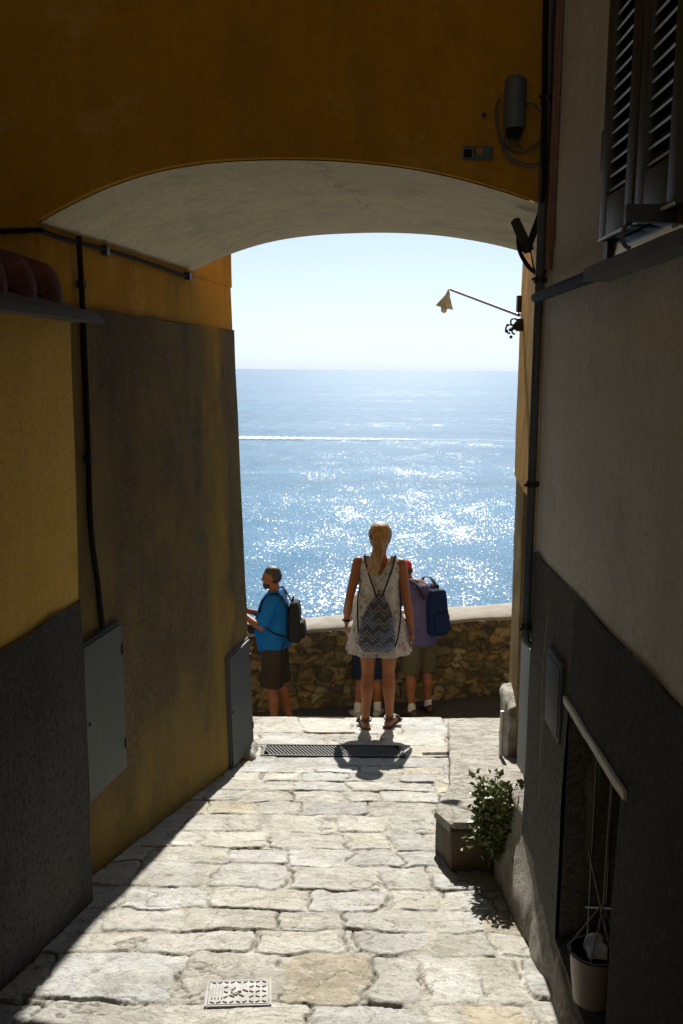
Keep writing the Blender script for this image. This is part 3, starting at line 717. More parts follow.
# ------------------------------------------------------------------ rocks, slab, plinth
pl = rough_block([(.60, 2.55, -1.3), (1.0, 2.55, -1.3), (1.0, 4.26, -1.5), (.60, 4.26, -1.5), (.725, 2.6, -.44), (1.0, 2.6, -.40), (1.0, 4.16, -.20), (.80, 4.10, -.26)], 40, .10, .045, 3.2, 21)
for i, v in enumerate(pl.v):   # bulging outline
    pass
o = pl.build('rock_footing', M['plinthrock'], None, angle=180); tag(o, 'rough pale rock footing swelling from the right wall base', 'rock')
spf = empty('stone_platform', 'long flat stone slab stepping beside the right wall, dark end face', 'stone slab', (0, 0, 0))
sb = rough_block([(.525, 4.18, -.535), (.92, 4.18, -.535), (1.45, 7.85, -1.39), (.93, 7.85, -1.40), (.525, 4.18, -.50), (.92, 4.18, -.50), (1.45, 7.83, -1.352), (.945, 7.83, -1.365)], 46, .04, .016, 3.5, 33)
sb.build('top_slab', M['rock'], spf, angle=180)
sb = rough_block([(.52, 4.17, -1.1), (.92, 4.17, -1.1), (1.44, 7.82, -1.9), (.93, 7.82, -1.9), (.525, 4.175, -.525), (.92, 4.175, -.525), (1.44, 7.81, -1.38), (.94, 7.81, -1.39)], 40, .05, .018, 4, 35)
sb.build('base', M['shadestone'], spf, angle=180)
sb = rough_block([(.525, 4.20, -1.1), (.60, 4.20, -1.1), (.66, 5.15, -1.3), (.475, 4.50, -1.1), (.53, 4.21, -.55), (.60, 4.21, -.55), (.66, 5.15, -.76), (.485, 4.48, -.61)], 26, .12, .012, 6, 36)
sb.build('side_stone', M['shadestone'], spf, angle=180)  # same block as the pale cap, coloured dark for its shaded side
sb = rough_block([(.522, 4.195, -.56), (.60, 4.195, -.56), (.66, 5.2, -.78), (.470, 4.49, -.62), (.53, 4.20, -.512), (.60, 4.20, -.512), (.66, 5.2, -.735), (.482, 4.48, -.578)], 26, .2, .008, 6, 37)
sb.build('side_cap', M['rock'], spf, angle=180)
st = rough_block([(1.085, 5.95, -1.5), (1.3, 5.95, -1.5), (1.34, 6.42, -1.5), (1.12, 6.42, -1.5), (1.10, 5.97, -.60), (1.3, 5.97, -.56), (1.34, 6.40, -.52), (1.13, 6.40, -.55)], 20, .14, .03, 6, 41)
o = st.build('corner_stone', M['rock'], None, angle=180); tag(o, 'sunlit pale boulder against the foot of the far right pier', 'boulder')
mb = MB(); mb.tube([(1.062, 5.95, -.99), (1.062, 5.95, -.60)], .013, 10)
o = mb.build('white_pipe', M['whitestone']); tag(o, 'short white upright pipe beside the sunlit boulder', 'pipe')
lr = rough_block([(-.72, 6.3, -1.4), (-.56, 6.3, -1.4), (-.56, 6.66, -1.4), (-.72, 6.66, -1.4), (-.72, 6.3, -1.03), (-.60, 6.3, -1.06), (-.60, 6.66, -1.10), (-.72, 6.66, -1.06)], 12, .3, .025, 9, 51)
o = lr.build('corner_rock', M['rock'], None, angle=180); tag(o, 'small rough stone at the foot of the left wall corner', 'stone')
# ------------------------------------------------------------------ drain grate + cover
g = empty('drain_grate', 'dark barred drain grate across the lane under the woman\'s shadow', 'drain grate', (-.05, (GY0+GY1)/2, gz((GY0+GY1)/2)))
slr = Matrix.Rotation(-math.atan(.175), 3, 'X')
mb = MB(); W_ = 1.02; D_ = GY1-GY0
for s in (-1, 1): mb.box(slr @ Vector((0, s*(D_/2-.012), -.004)), (W_, .02, .03), slr)
for s in (-1, 1): mb.box(slr @ Vector((s*(W_/2-.01), 0, -.004)), (.02, D_-.045, .03), slr)
mb.build('frame', M['grate'], g, False)
mb = MB()
k = int(W_/.026)
for i in range(1, k): mb.box(slr @ Vector((-W_/2+i*W_/k, 0, -.006)), (.011, D_-.05, .026), slr @ Matrix.Rotation(R(18), 3, 'Z'))
mb.build('bars', M['grate'], g, False)
c0 = ground(203, 1007); c1 = ground(270, 1005); c2 = ground(273, 979); c3 = ground(208, 981)
cc_ = (c0+c1+c2+c3)/4
cv = empty('utility_cover', 'rectangular pale metal inspection cover with raised treads in the paving', 'manhole cover', tuple(cc_+Vector((0, 0, -.004))), 0)
CW, CD = (c1-c0).length, (c3-c0).length; ra = math.atan2(c1.y-c0.y, c1.x-c0.x)
RR = slr @ Matrix.Rotation(ra, 3, 'Z')
mb = MB(); mb.box((0, 0, 0), (CW-.02, CD-.02, .012), RR, .002); mb.build('plate', M['cover'], cv)
mb = MB()
for s in (-1, 1):
    mb.box(RR @ Vector((s*(CW/2-.003), 0, -.001)), (.007, CD, .014), RR); mb.box(RR @ Vector((0, s*(CD/2-.003), -.0015)), (CW-.016, .007, .013), RR)
mb.build('rim', simple('cover_rim_metal', (.28, .27, .25), .6), cv, False)
mb = MB()
for i in range(9):
    for j in range(5):
        x = -CW/2+.024+i*(CW-.048)/8; y = -CD/2+.022+j*(CD-.044)/4
        if 3 <= i <= 5 and 1 <= j <= 3: continue
        if i <= 1 and 1 <= j <= 3: continue
        mb.box(RR @ Vector((x, y, .008)), (.015, .005, .004), RR @ Matrix.Rotation(R(40 if (i+j) % 2 else -40), 3, 'Z'))
for k in range(4): mb.box(RR @ Vector((-CW/2+.022+k*.011, 0, .008)), (.004, CD*.5, .005), RR)
for k in range(7):
    mb.box(RR @ Vector((random.uniform(-.025, .03), random.uniform(-.03, .03), .008)), (.022, .005, .005), RR @ Matrix.Rotation(random.uniform(-1, 1), 3, 'Z'))
mb.box(RR @ Vector((.003, 0, .0085)), (.014, .008, .006), RR)
mb.build('tread_pattern', simple('worn_cover_metal', (.27, .26, .24), .7, (.20, .195, .18), 40), cv, False)
# ------------------------------------------------------------------ utility boxes
def wallB(y, z):
    f = (y-YN)/(6.59-YN); return WB(z, 0)*(1-f)+WB(z, 1)*f+.012
def door_on_B(y0, y1, z0, z1, name, label, mat, th=.03, slope=0):
    root = empty(name, label, 'utility box', (wallB((y0+y1)/2, z0), (y0+y1)/2, z0))
    L = root.location
    def quad(mb, a0, a1, b0, b1, t0, t1):
        pts = []
        for off in (t0, t1):
            for (y, z) in ((a0, b0), (a1, b0), (a1, b1), (a0, b1)):
                zz = z+slope*(y-y0)
                pts.append((wallB(y, zz)+off-L.x, y-L.y, zz-L.z))
        mb.add(pts, [(0, 3, 2, 1), (4, 5, 6, 7), (0, 1, 5, 4), (1, 2, 6, 5), (2, 3, 7, 6), (3, 0, 4, 7)])
    mb = MB(); quad(mb, y0, y1, z0, z1, -.03, th*.6); mb.build('frame', M['greymetal2'], root, False)
    mb = MB(); quad(mb, y0+.014, y1-.014, z0+.014, z1-.014, th*.6-.002, th); mb.build('door', mat, root, False)
    hg = MB()
    for q in (.18, .82):
        zz = z0+(z1-z0)*q+slope*(y1-y0); hg.add([(wallB(y1-.02, zz)+th-.002-L.x+a, y1-.026-L.y+b, zz-L.z+c) for a in (0, .009) for b in (0, .012) for c in (-.025, .025)], [(0, 1, 3, 2), (4, 6, 7, 5), (0, 4, 5, 1), (2, 3, 7, 6), (0, 2, 6, 4), (1, 5, 7, 3)])
    h0 = MB(); h1 = MB(); h0.v = hg.v[:8]; h0.f = hg.f[:6]; h1.v = hg.v[8:]; h1.f = hg.f[:6]
    h0.build('hinge', M['iron'], root, False); h1.build('hinge', M['iron'], root, False)
    mb = MB(); mb.ball((wallB(y0+.04, (z0+z1)/2)+th-L.x, y0+.04-L.y, (z0+z1)/2+slope*.04-L.z), .01, 8, 6); mb.build('lock', M['iron'], root)
    return root
door_on_B(3.99, 4.42, -.34, .40, 'utility_box', 'grey steel meter box on the left wall just past the yellow house', M['greymetal'])
door_on_B(6.03, 6.52, -1.06, -.28, 'utility_box', 'dark grey steel meter box at the far left wall corner', M['greymetal2'])
def panel(name, label, a, b, z0, z1, mat, th=.02, knob=True):
    a = Vector((*a, 0)); b = Vector((*b, 0)); d = (b-a).normalized(); n = Vector((-abs(d.y), d.x if d.y > 0 else -d.x, 0)); n = Vector((-d.y, d.x, 0)) if -d.y < 0 else Vector((d.y, -d.x, 0))
    c = (a+b)/2; L = (b-a).length; root = empty(name, label, 'utility box', (c.x, c.y, z0), math.atan2(d.y, d.x))
    s = 1 if (Matrix.Rotation(math.atan2(d.y, d.x), 3, 'Z') @ Vector((0, 1, 0))).dot(n) > 0 else -1
    mb = MB(); mb.box((0, s*(th*.3), (z1-z0)/2), (L, th*.6+.03, z1-z0), None, .004); mb.build('frame', M['greymetal2'], root)
    mb = MB(); mb.box((0, s*(th*.3+.016), (z1-z0)/2), (L-.035, th*.6+.006, z1-z0-.035), None, .003); mb.build('door', mat, root)
    if knob:
        mb = MB(); mb.ball((-L/2+.05, s*(th+.012), (z1-z0)*.5), .011, 8, 6); mb.build('lock', M['iron'], root)
    return root
panel('utility_box', 'tall blue grey meter cabinet in the right passage wall under the drainpipe', (wx_(4.6)-.01, 4.6), (wx_(5.72)-.01, 5.72), -1.10, .04, M['greymetal'])
panel('utility_box', 'small slim grey panel on the dark dado of the right house', (XC(3.14)-.004, 3.13), (XC(3.38)-.004, 3.38), .32, .60, M['greymetal2'], .006, False)
# ------------------------------------------------------------------ pipes and cables
def smooth(pts, n=6):
    pts = [Vector(p) for p in pts]; out = []
    for i in range(len(pts)-1):
        p0 = pts[max(i-1, 0)]; p1 = pts[i]; p2 = pts[i+1]; p3 = pts[min(i+2, len(pts)-1)]
        for k in range(n):
            t_ = k/n
            out.append(.5*((2*p1)+(p2-p0)*t_+(2*p0-5*p1+4*p2-p3)*t_*t_+(3*p1-p0-3*p2+p3)*t_**3))
    out.append(pts[-1]); return out
dp = empty('drainpipe', 'blue grey drainpipe down the corner of the beige house', 'drainpipe', (.765, 3.80, .2))
mb = MB(); mb.tube(smooth([(0.0, .0, 7), (0, 0, 3.5), (0, 0, 1.5), (.0, 0, .5), (.0, .0, .31), (.03, .0, .285)]), .018, 14); mb.build('pipe', M['pipe'], dp)
for zc in (.36, .95, 1.75, 2.42):
    mb = MB(); mb.tube([(0, 0, zc-.012), (0, 0, zc+.012)], .023, 14); mb.box((.035, 0, zc), (.05, .02, .02)); mb.tube([(-.02, -.02, zc), (-.035, -.045, zc)], .006, 6)
    mb.build('clamp', M['iron'], dp)
cdt = MB(); cdt.tube([(XC(3.7)-.012, 3.70, 6.9), (XC(3.7)-.012, 3.70, 1.98)], .012, 8); cdt.tube([(XC(3.66)-.01, 3.655, 6.9), (XC(3.66)-.01, 3.655, 2.05)], .007, 8)
o = cdt.build('wall_conduit', M['rust']); tag(o, 'thin reddish conduit beside the drainpipe ending above window sill level', 'conduit')
sp = MB(); sp.tube(smooth([(XC(3.76)-.045, 3.76, WZ0-.03), (XC(3.4)-.05, 3.4, WZ0-.032), (XC(3.05)-.055, WY1+.10, WZ0-.036)]), .020, 10)
o = sp.build('stub_pipe', M['cable']); tag(o, 'dark horizontal pipe running from the drainpipe to the window sill', 'pipe')
# left cables
zc = 2.125
pts = [(-2.4, YN-.015, zc-.005), (-1.6, YN-.015, zc-.01), (WB(2.15, 0)-.01, YN-.015, zc), (WB(2.15, 0)+.018, YN+.03, zc)]
for y in np.linspace(4.0, 5.62, 6): pts.append((wallB(y, zc)+.006, y, zc+.006*math.sin(y*3)))
ck = empty('wall_cable', 'black cable running round the left corner under the vault', 'cable', (WB(2.15, 0), YN, zc))
mb = MB(); mb.tube(smooth(pts, 4), .010, 8); mb.v = [(v[0]-ck.location.x, v[1]-ck.location.y, v[2]-ck.location.z) for v in mb.v]; mb.build('cable_run', M['cable'], ck)
for y in (4.45, 5.62):
    mb = MB(); x = wallB(y, zc); mb.box((x+.005-ck.location.x, y-ck.location.y, 0), (.03, .05, .045), None, .004); mb.build('clip', M['iron'], ck)
mb = MB(); pts = [(wallB(4.17, z)+.010, 4.17+.01*math.sin(z*5), z) for z in (2.15, 1.8, 1.3, .9)]+[(wallB(4.21, .65)+.012, 4.20, .65), (wallB(4.24, .41)+.012, 4.24, .41)]
mb.tube(smooth(pts, 4), .013, 8); 
for z in (1.2, 1.95): mb.box((wallB(4.17, z)+.01, 4.17, z), (.03, .04, .03))
o = mb.build('drop_cable', M['cable']); tag(o, 'black vertical cable dropping down the left wall to the meter box', 'cable')
# junction box on arch face, cable coils, plaque
jb = empty('junction_box', 'grey cylindrical junction box with tangled cable loops on the orange wall', 'junction box', tuple(at_y(513, 108, YN)))
mb = MB(); mb.tube([(0, -.045, -.085), (0, -.045, .085)], [(.042, .04), (.042, .04)], 16); mb.ball((0, -.045, .085), (.042, .04, .02)); mb.build('housing', M['boxblue'], jb)
mb = MB(); mb.tube([(0, -.045, -.082), (0, -.045, -.12)], [.034, .026], 14); mb.build('gland', M['cable'], jb)
mb = MB()
def wp(px, py, o_=.012):
    p = at_y(px, py, YN-o_); return p-jb.location
for path, r_ in (([(500, 98), (496, 110), (500, 140), (512, 158), (530, 165), (543, 160)], .005), ([(512, 125), (506, 140), (515, 152), (530, 148), (543, 138)], .005),
                 ([(520, 110), (530, 103), (541, 112), (545, 128)], .004), ([(510, 125), (503, 148), (514, 162), (532, 166)], .004), ([(516, 126), (518, 142), (506, 146), (498, 128), (497, 105)], .0045), ([(514, 140), (526, 150), (541, 140), (546, 120)], .0035)):
    mb.tube(smooth([wp(a, b, .008+.01*(i % 2)) for i, (a, b) in enumerate(path)]), r_, 6)
mb.build('cable_loops', M['cablegrey'], jb)
pq = empty('house_plaque', 'small dark tile plaque with orange and teal figures on the orange wall', 'plaque', tuple(at_y(477.5, 153, YN-.004)))
mb = MB(); mb.box((0, 0, 0), (.118, .012, .05), None, .002); mb.build('tile', M['plaquebase'], pq)
for (x, z, w, h, c) in ((-.038, -.004, .03, .03, 'k'), (-.004, .006, .016, .022, 'o'), (.012, .006, .013, .022, 'o'), (.036, .006, .026, .03, 't'), (.0, -.018, .05, .008, 't'), (-.01, .006, .004, .026, 't')):
    mat = {'k': M['cable'], 'o': M.setdefault('po', simple('plaque_orange', (.5, .2, .04), .4)), 't': M.setdefault('pt', simple('plaque_teal', (.06, .15, .12), .4))}[c]
    mb = MB(); mb.box((x, -.0075, z), (w, .004, h)); mb.build('glyph', mat, pq, False)
ws = MB(); q = at_y(484, 115, YN-.004); ws.ball(tuple(q), (.009, .008, .009), 8, 6); o = ws.build('wall_bolt', M['iron']); tag(o, 'small dark bolt head on the orange wall above the plaque', 'bolt')
# right heavy cables at the arch corner
hc = empty('cable_bundle', 'thick black cable bundle bending down at the right arch corner', 'cable', (.78, 3.8, 2.2))
def rel(px, py, y): return at_y(px, py, y)-hc.location
mb = MB()
mb.tube(smooth([rel(546, 0, 3.79), rel(545, 90, 3.79), rel(544, 180, 3.79), rel(541, 210, 3.80), rel(532, 236, 3.85), rel(529, 250, 3.9)]), .012, 8)
mb.tube(smooth([rel(543, 150, 3.80), rel(543, 195, 3.81), rel(538, 222, 3.84), rel(530, 246, 3.92)]), .010, 8)
mb.tube(smooth([rel(518, 238, 4.1), rel(520, 252, 4.05), rel(528, 266, 4.0), rel(538, 274, 3.9), rel(545, 272, 3.82)]), .009, 8)
mb.tube(smooth([rel(530, 246, 3.92), rel(534, 268, 3.9), rel(541, 279, 3.84), rel(546, 270, 3.8)]), .003, 6)
mb.build('cable_run', M['cable'], hc)
mb = MB(); a_ = rel(515.5, 221, 4.12); b_ = rel(528, 250, 4.05); mb.tube([a_, b_], [.022, .026], 6); mb.build('terminal_block', M['iron'], hc)
# street lamp on far right pier
LY = 6.3
lp = empty('wall_lamp', 'street lamp with conical shade on a thin arm from the right pier', 'street lamp', tuple(at_y(519, 318, LY)))
def rl(px, py, y=LY): return at_y(px, py, y)-lp.location
mb = MB(); TY = 7.6; mb.tube([rl(519, 315), rl(451, 289.5, TY)], [.012, .012], 8); mb.tube([rl(451, 289.5, TY), rl(448.5, 289.5, TY), rl(448, 293, TY)], .008, 8); mb.build('arm', M['galv'], lp)
top = rl(448.5, 292, TY); ax = (rl(444, 309, TY)-top).normalized()
mb = MB(); pr_ = [(0, .012), (.02, .018), (.03, .022), (.11, .070), (.112, .074), (.105, .064), (.03, .014)]
mb.tube([top+ax*a*1.1 for a, b in pr_], [b*1.0 for a, b in pr_], 4, None, False); mb.build('shade', M['lampw'], lp, False)
mb = MB(); mb.ball(tuple(top+ax*.135), (.026, .026, .032), 10, 8); mb.build('bulb', simple('lamp_glass', (.5, .5, .5), .2), lp)
mb = MB()
mb.tube([rl(520, 322), rl(514, 328), rl(509, 330)], .012, 6)
for (cx, cy, r_) in ((510, 329, .028), (514, 322, .022), (518, 326, .026), (515, 331, .02)):
    c_ = rl(cx, cy); mb.tube([c_+Vector((r_*math.cos(a), 0, r_*math.sin(a))) for a in np.linspace(0, 4.8, 14)], .006, 6)
mb.ball(tuple(rl(506.5, 331)), .012, 8, 6); mb.ball(tuple(rl(511, 337)), .011, 8, 6); mb.ball(tuple(rl(507.5, 325)), .010, 8, 6)
mb.box(tuple(rl(520, 325)), (.05, .05, .08), None, .006)
mb.build('scroll_bracket', M['iron'], lp)
mb = MB(); mb.box(tuple(rl(519, 304, 6.4)), (.03, .05, .11), None, .004); mb.build('ballast_box', M['iron'], lp)
# ------------------------------------------------------------------ bucket
bk = empty('hanging_bucket', 'cream plastic bucket with white plastic bag hanging by cords in cellar opening', 'bucket', (.785, 2.67, -.315))
mb = MB(); pr_ = [(.0, .066), (.004, .074), (.10, .088), (.165, .094), (.168, .099), (.178, .099), (.178, .092), (.10, .082), (.02, .068)]
mb.tube([(0, 0, a*.95) for a, b in pr_], [b*.78 for a, b in pr_], 28); mb.build('pail', M['plastic'], bk, angle=40)
mb = MB(); mb.tube([(.0785*math.cos(q), .0785*math.sin(q), .168) for q in np.linspace(0, 2*math.pi, 30)], .0032, 6); mb.build('rim', M['iron'], bk)
knot = Vector((.02, .0, .325))
mb = MB()
for an in (2.8, 1.2, 4.3, -.6): mb.tube([(math.cos(an)*.078, math.sin(an)*.078, .168), knot], .0026, 5)
mb.tube([knot, (.03, .02, .80)], .0035, 5); mb.build('cord', M['rope'], bk)
cb = rough_block([(-.04, -.04, .09), (.04, -.04, .09), (.04, .04, .09), (-.04, .04, .09), (-.05, -.05, .18), (.055, -.04, .19), (.045, .05, .205), (-.045, .05, .18)], 14, .5, .022, 18, 77)
o = cb.build('plastic_bag', M['bag'], None, angle=180); o.location = bk.location; tag(o, 'crumpled white plastic bag stuffed inside the hanging bucket', 'plastic bag')
# ------------------------------------------------------------------ plant
pt = empty('wall_shrub', 'leafy green shrub growing between the slab and the right wall', 'plant', (.745, 4.08, -.62))
mb = MB(); lf = MB(); rp = random.Random(4)
for i in range(56):
    an = rp.uniform(0, 6.28); tip = Vector((-.03+math.cos(an)*rp.uniform(.02, .10), .0+math.sin(an)*rp.uniform(.02, .13), rp.uniform(.05, .37)))
    base_ = Vector((rp.uniform(-.02, .03), rp.uniform(-.03, .03), 0)); mid = base_.lerp(tip, .5)+Vector((rp.uniform(-.03, .03), rp.uniform(-.03, .03), .05))
    path = smooth([base_, mid, tip], 5); mb.tube(path, [.005-.0035*k/(len(path)-1) for k in range(len(path))], 5)
    for k in range(52):
        p = path[min(len(path)-1, int(rp.uniform(.25, 1)*(len(path)-1)+.5))]+Vector((rp.gauss(0, .026), rp.gauss(0, .026), rp.gauss(0, .028)))
        d = Vector((rp.gauss(0, 1), rp.gauss(0, 1), rp.gauss(.3, .7))).normalized(); u = d.orthogonal().normalized(); u.rotate(Quaternion(d, rp.uniform(0, 6.28))); nn_ = d.cross(u)
        L = rp.uniform(.02, .046); w = L*.33
        lf.add([p, p+d*L*.5+u*w+nn_*.003, p+d*L-nn_*.004, p+d*L*.5-u*w+nn_*.003, p+d*L*.5-nn_*.002], [(0, 1, 4), (1, 2, 4), (2, 3, 4), (3, 0, 4)])
mb.build('stems', simple('twig_bark', (.10, .08, .05), .9), pt); lf.build('foliage', M['leaf'], pt, False)
# ------------------------------------------------------------------ people
def hand(mb, wrist, d, palm_n, size=1.0, thumb_side=1, curl=.5):
    d = Vector(d).normalized(); n = Vector(palm_n); n = (n-d*n.dot(d)).normalized(); s = d.cross(n)*thumb_side
    w = Vector(wrist)
    mb.limb([w-d*.01, w+d*.035*size, w+d*.085*size], [(.026*size, .018*size), (.038*size, .016*size), (.040*size, .014*size)], 12, side=s)
    for k, (off, L) in enumerate(((.030, .072), (.010, .080), (-.010, .074), (-.030, .058))):
        p0 = w+d*.080*size+s*off*size; c = curl
        p1 = p0+(d*math.cos(c*.5)+n*math.sin(c*.5))*L*.5*size; p2 = p1+(d*math.cos(c*1.3)+n*math.sin(c*1.3))*L*.3*size; p3 = p2+(d*math.cos(c*2)+n*math.sin(c*2))*L*.22*size
        mb.limb([p0-d*.02, p1, p2, p3], [.0088*size, .0082*size, .0075*size, .0065*size], 8)
    t0 = w+d*.02*size+s*.025*size; t1 = t0+(d*.6+s*.6+n*.3).normalized()*.035*size; t2 = t1+(d*.85+s*.15+n*.5).normalized()*.032*size
    mb.limb([t0, t1, t2], [.013*size, .010*size, .008*size], 8)
def head(mb, c, rotz=0, tilt=0, s=1.0):
    rot = Matrix.Rotation(rotz, 3, 'Z') @ Matrix.Rotation(tilt, 3, 'X'); c = Vector(c)
    def w(p): return c+rot @ (Vector(p)*s)
    mb.ball(w((0, -.008, .02)), (.074*s, .092*s, .095*s), 20, 14, rot)
    mb.ball(w((0, .022, -.045)), (.056*s, .066*s, .070*s), 18, 12, rot)
    mb.ball(w((0, .060, -.092)), (.026*s, .020*s, .020*s), 12, 8, rot)      # chin
    mb.limb([w((0, .078, .015)), w((0, .100, -.018)), w((0, .102, -.026))], [.009*s, .012*s, .012*s], 10)   # nose
    mb.limb([w((-.020, .080, -.058)), w((0, .089, -.057)), w((.020, .080, -.058))], [.007*s, .010*s, .007*s], 8)   # lips
    mb.limb([w((-.03, .078, .028)), w((0, .086, .026)), w((.03, .078, .028))], [.009*s, .009*s, .009*s], 8)   # brow
    for q in (-1, 1):
        mb.ball(w((q*.076, -.012, -.012)), (.010*s, .019*s, .032*s), 10, 8, rot)   # ears
    return w, rot
def eyes(parent, w, s=1.0):
    for q in (-1, 1):
        mb = MB(); mb.ball(w((q*.030, .079, .004)), (.011*s, .008*s, .008*s), 10, 8); mb.build('eye', M.setdefault('eye', simple('dark_eye', (.06, .045, .04), .15)), parent)
def leg(mb, hip, knee, ankle, toe, s=1.0, foot=True):
    hip, knee, ankle, toe = map(Vector, (hip, knee, ankle, toe))
    m1 = hip.lerp(knee, .45); cf = knee.lerp(ankle, .32)+Vector((0, -.012, 0)); lo = knee.lerp(ankle, .72)
    mb.limb([hip, m1, hip.lerp(knee, .85), knee, cf, lo, ankle], [.088*s, .074*s, .058*s, .052*s, .056*s, .038*s, .032*s], 16)
    if foot:
        fw = (toe-ankle); fw.z = 0; fw.normalize()
        b = Vector((ankle.x, ankle.y, toe.z))
        mb.limb([b-fw*.04+Vector((0, 0, .035)), b+fw*.05+Vector((0, 0, .034)), toe-fw*.03+Vector((0, 0, .02)), toe+Vector((0, 0, .016))], [(.032, .034), (.036, .032), (.044, .02), (.036, .014)], 12, side=fw.cross(Vector((0, 0, 1))))
def arm(mb, sh, el, wr, s=1.0):
    sh, el, wr = map(Vector, (sh, el, wr))
    mb.limb([sh, sh.lerp(el, .4), el, el.lerp(wr, .3), wr], [.050*s, .043*s, .035*s, .037*s, .024*s], 14)
def shoe(parent, ankle, toe, mat, name='shoe', h=.05):
    ankle, toe = Vector(ankle), Vector(toe); fw = toe-ankle; fw.z = 0; fw.normalize(); b = Vector((ankle.x, ankle.y, toe.z)); sd = fw.cross(Vector((0, 0, 1)))
    mb = MB(); mb.limb([b-fw*.05+Vector((0, 0, h)), b+fw*.03+Vector((0, 0, h+.005)), toe-fw*.04+Vector((0, 0, .032)), toe+fw*.005+Vector((0, 0, .026))], [(.040, .048), (.044, .05), (.050, .03), (.042, .022)], 14, side=sd)
    return remeshed(mb, name, mat, parent, .007, 3)
# --- woman
wy = 7.40
wp_ = at_y(377.5, 724, wy)
wom = empty('person', 'blonde woman in short floral dress seen from behind with drawstring backpack', 'person', (wp_.x, wy, gz(wy)+.008), R(-3))
mb = MB()
mb.tube([(0, 0, .80), (0, -.01, .90), (0, -.005, 1.0), (0, 0, 1.10), (0, 0, 1.22), (0, -.005, 1.32), (0, -.01, 1.385), (0, -.012, 1.42)], [(.13, .09), (.17, .12), (.155, .10), (.13, .088), (.145, .10), (.165, .098), (.155, .07), (.07, .055)], 20, side=(1, 0, 0))
mb.limb([(0, -.012, 1.37), (0, -.005, 1.44), (.004, .005, 1.50)], [.062, .050, .050], 14)
wf, rot = head(mb, (.006, .01, 1.572), R(-20), R(-6), .98)
LEG = [((-.085, 0, .86), (-.085, .02, .46), (-.098, -.01, .075), (-.125, .15, .0)), ((.085, 0, .865), (.082, .045, .46), (.098, .045, .075), (.155, .19, .0))]
for L in LEG: leg(mb, *L, s=.98)
ARM = [((-.17, -.01, 1.375), (-.240, -.05, 1.08), (-.262, .05, .865)), ((.17, -.01, 1.365), (.220, -.02, 1.055), (.262, .0, .825))]
for k, A in enumerate(ARM):
    arm(mb, *A, s=.96); s = -1 if k == 0 else 1
    hand(mb, A[2], Vector(A[2])-Vector(A[1])+Vector((0, .02, -.05)), (-s, 0, 0), .92, -s*1, .45)
remeshed(mb, 'body', M['skin'], wom, .007, 5); eyes(wom, wf, .98)
# dress
def dress():
    rings = [(1.425, .148, .055, -.012), (1.39, .166, .082, -.01), (1.32, .172, .108, -.005), (1.22, .160, .115, 0), (1.10, .156, .108, 0), (.98, .178, .125, 0), (.86, .208, .148, 0), (.75, .236, .168, 0), (.655, .256, .182, 0), (.642, .257, .183, 0), (.655, .245, .172, 0), (.8, .2, .13, 0)]
    n = 72; V = []
    zs = []; fine = []
    for i in range(len(rings)-1):
        for k in range(4):
            t_ = k/4; fine.append([rings[i][q]*(1-t_)+rings[i+1][q]*t_ for q in range(4)])
    fine.append(list(rings[-1]))
    for (z, a, b, yo) in fine:
        row = []
        for j in range(n):
            an = 2*math.pi*j/n; fold = max(0, (1.05-z))*.026*(math.sin(an*9+1.3*math.sin(an*2))+.5*math.sin(an*17))
            x = (a+fold)*math.cos(an); y = (b+fold)*math.sin(an)+yo
            zz = z
            if z > 1.2:   # neckline: V at the back, scoop in front, armholes
                cx = abs(math.cos(an))
                if math.sin(an) < 0: zz = min(z, 1.285+.145*min(1, abs(x)/.085))
                else: zz = min(z, 1.33+.09*min(1, abs(x)/.09))
                if cx > .82: zz = min(zz, 1.44-.9*(cx-.82))
            row.append((x, y, zz))
        V.append(row)
    return np.array(V)
D = dress(); D = np.concatenate([D, D[:, :1]], 1)
grid_mesh(D, 'dress', M['dress'], wom, angle=180)
# hair
mb = MB(); 
def H_(p): return wf(p)
mb.ball(H_((0, -.024, .030)), (.094, .104, .102), 20, 14, rot); mb.ball(H_((0, -.045, -.02)), (.075, .070, .075), 16, 10, rot)
mb.limb([H_((0, -.10, .0)), (-.008, -.125, 1.50), (-.035, -.13, 1.42), (-.055, -.12, 1.34), (-.06, -.115, 1.29)], [.044, .052, .048, .034, .010], 14)
rh = random.Random(3)
for q in range(26):
    ox, oy = rh.uniform(-.045, .045), rh.uniform(-.03, .01); e_ = rh.uniform(1.25, 1.36)
    mb.limb([(ox*.5, -.115+oy, 1.555), (-.012+ox, -.135+oy, 1.48), (-.038+ox*1.15, -.137+oy, 1.41), (-.058+ox*.9+rh.uniform(-.02, .02), -.122+oy, e_)], [.008, .011, .010, .005], 6)
for q in range(16):
    an = rh.uniform(.3, 2.8); x_ = math.cos(an)*.088
    mb.limb([H_((x_, .0, .06*math.sin(an)+.03)), H_((x_*.9, -.06, .05*math.sin(an)+.02)), H_((x_*.35, -.11, .01))], [.008, .010, .008], 6)
hr = remeshed(mb, 'hair', M['blonde'], wom, .009, 3)
mb = MB(); mb.tube([H_((0, -.105, .012))+Vector((math.cos(a)*.040, math.sin(a)*.02, math.sin(a)*.038)) for a in np.linspace(0, 6.28, 20)], .008, 8); mb.build('hair_band', M['black'], wom)
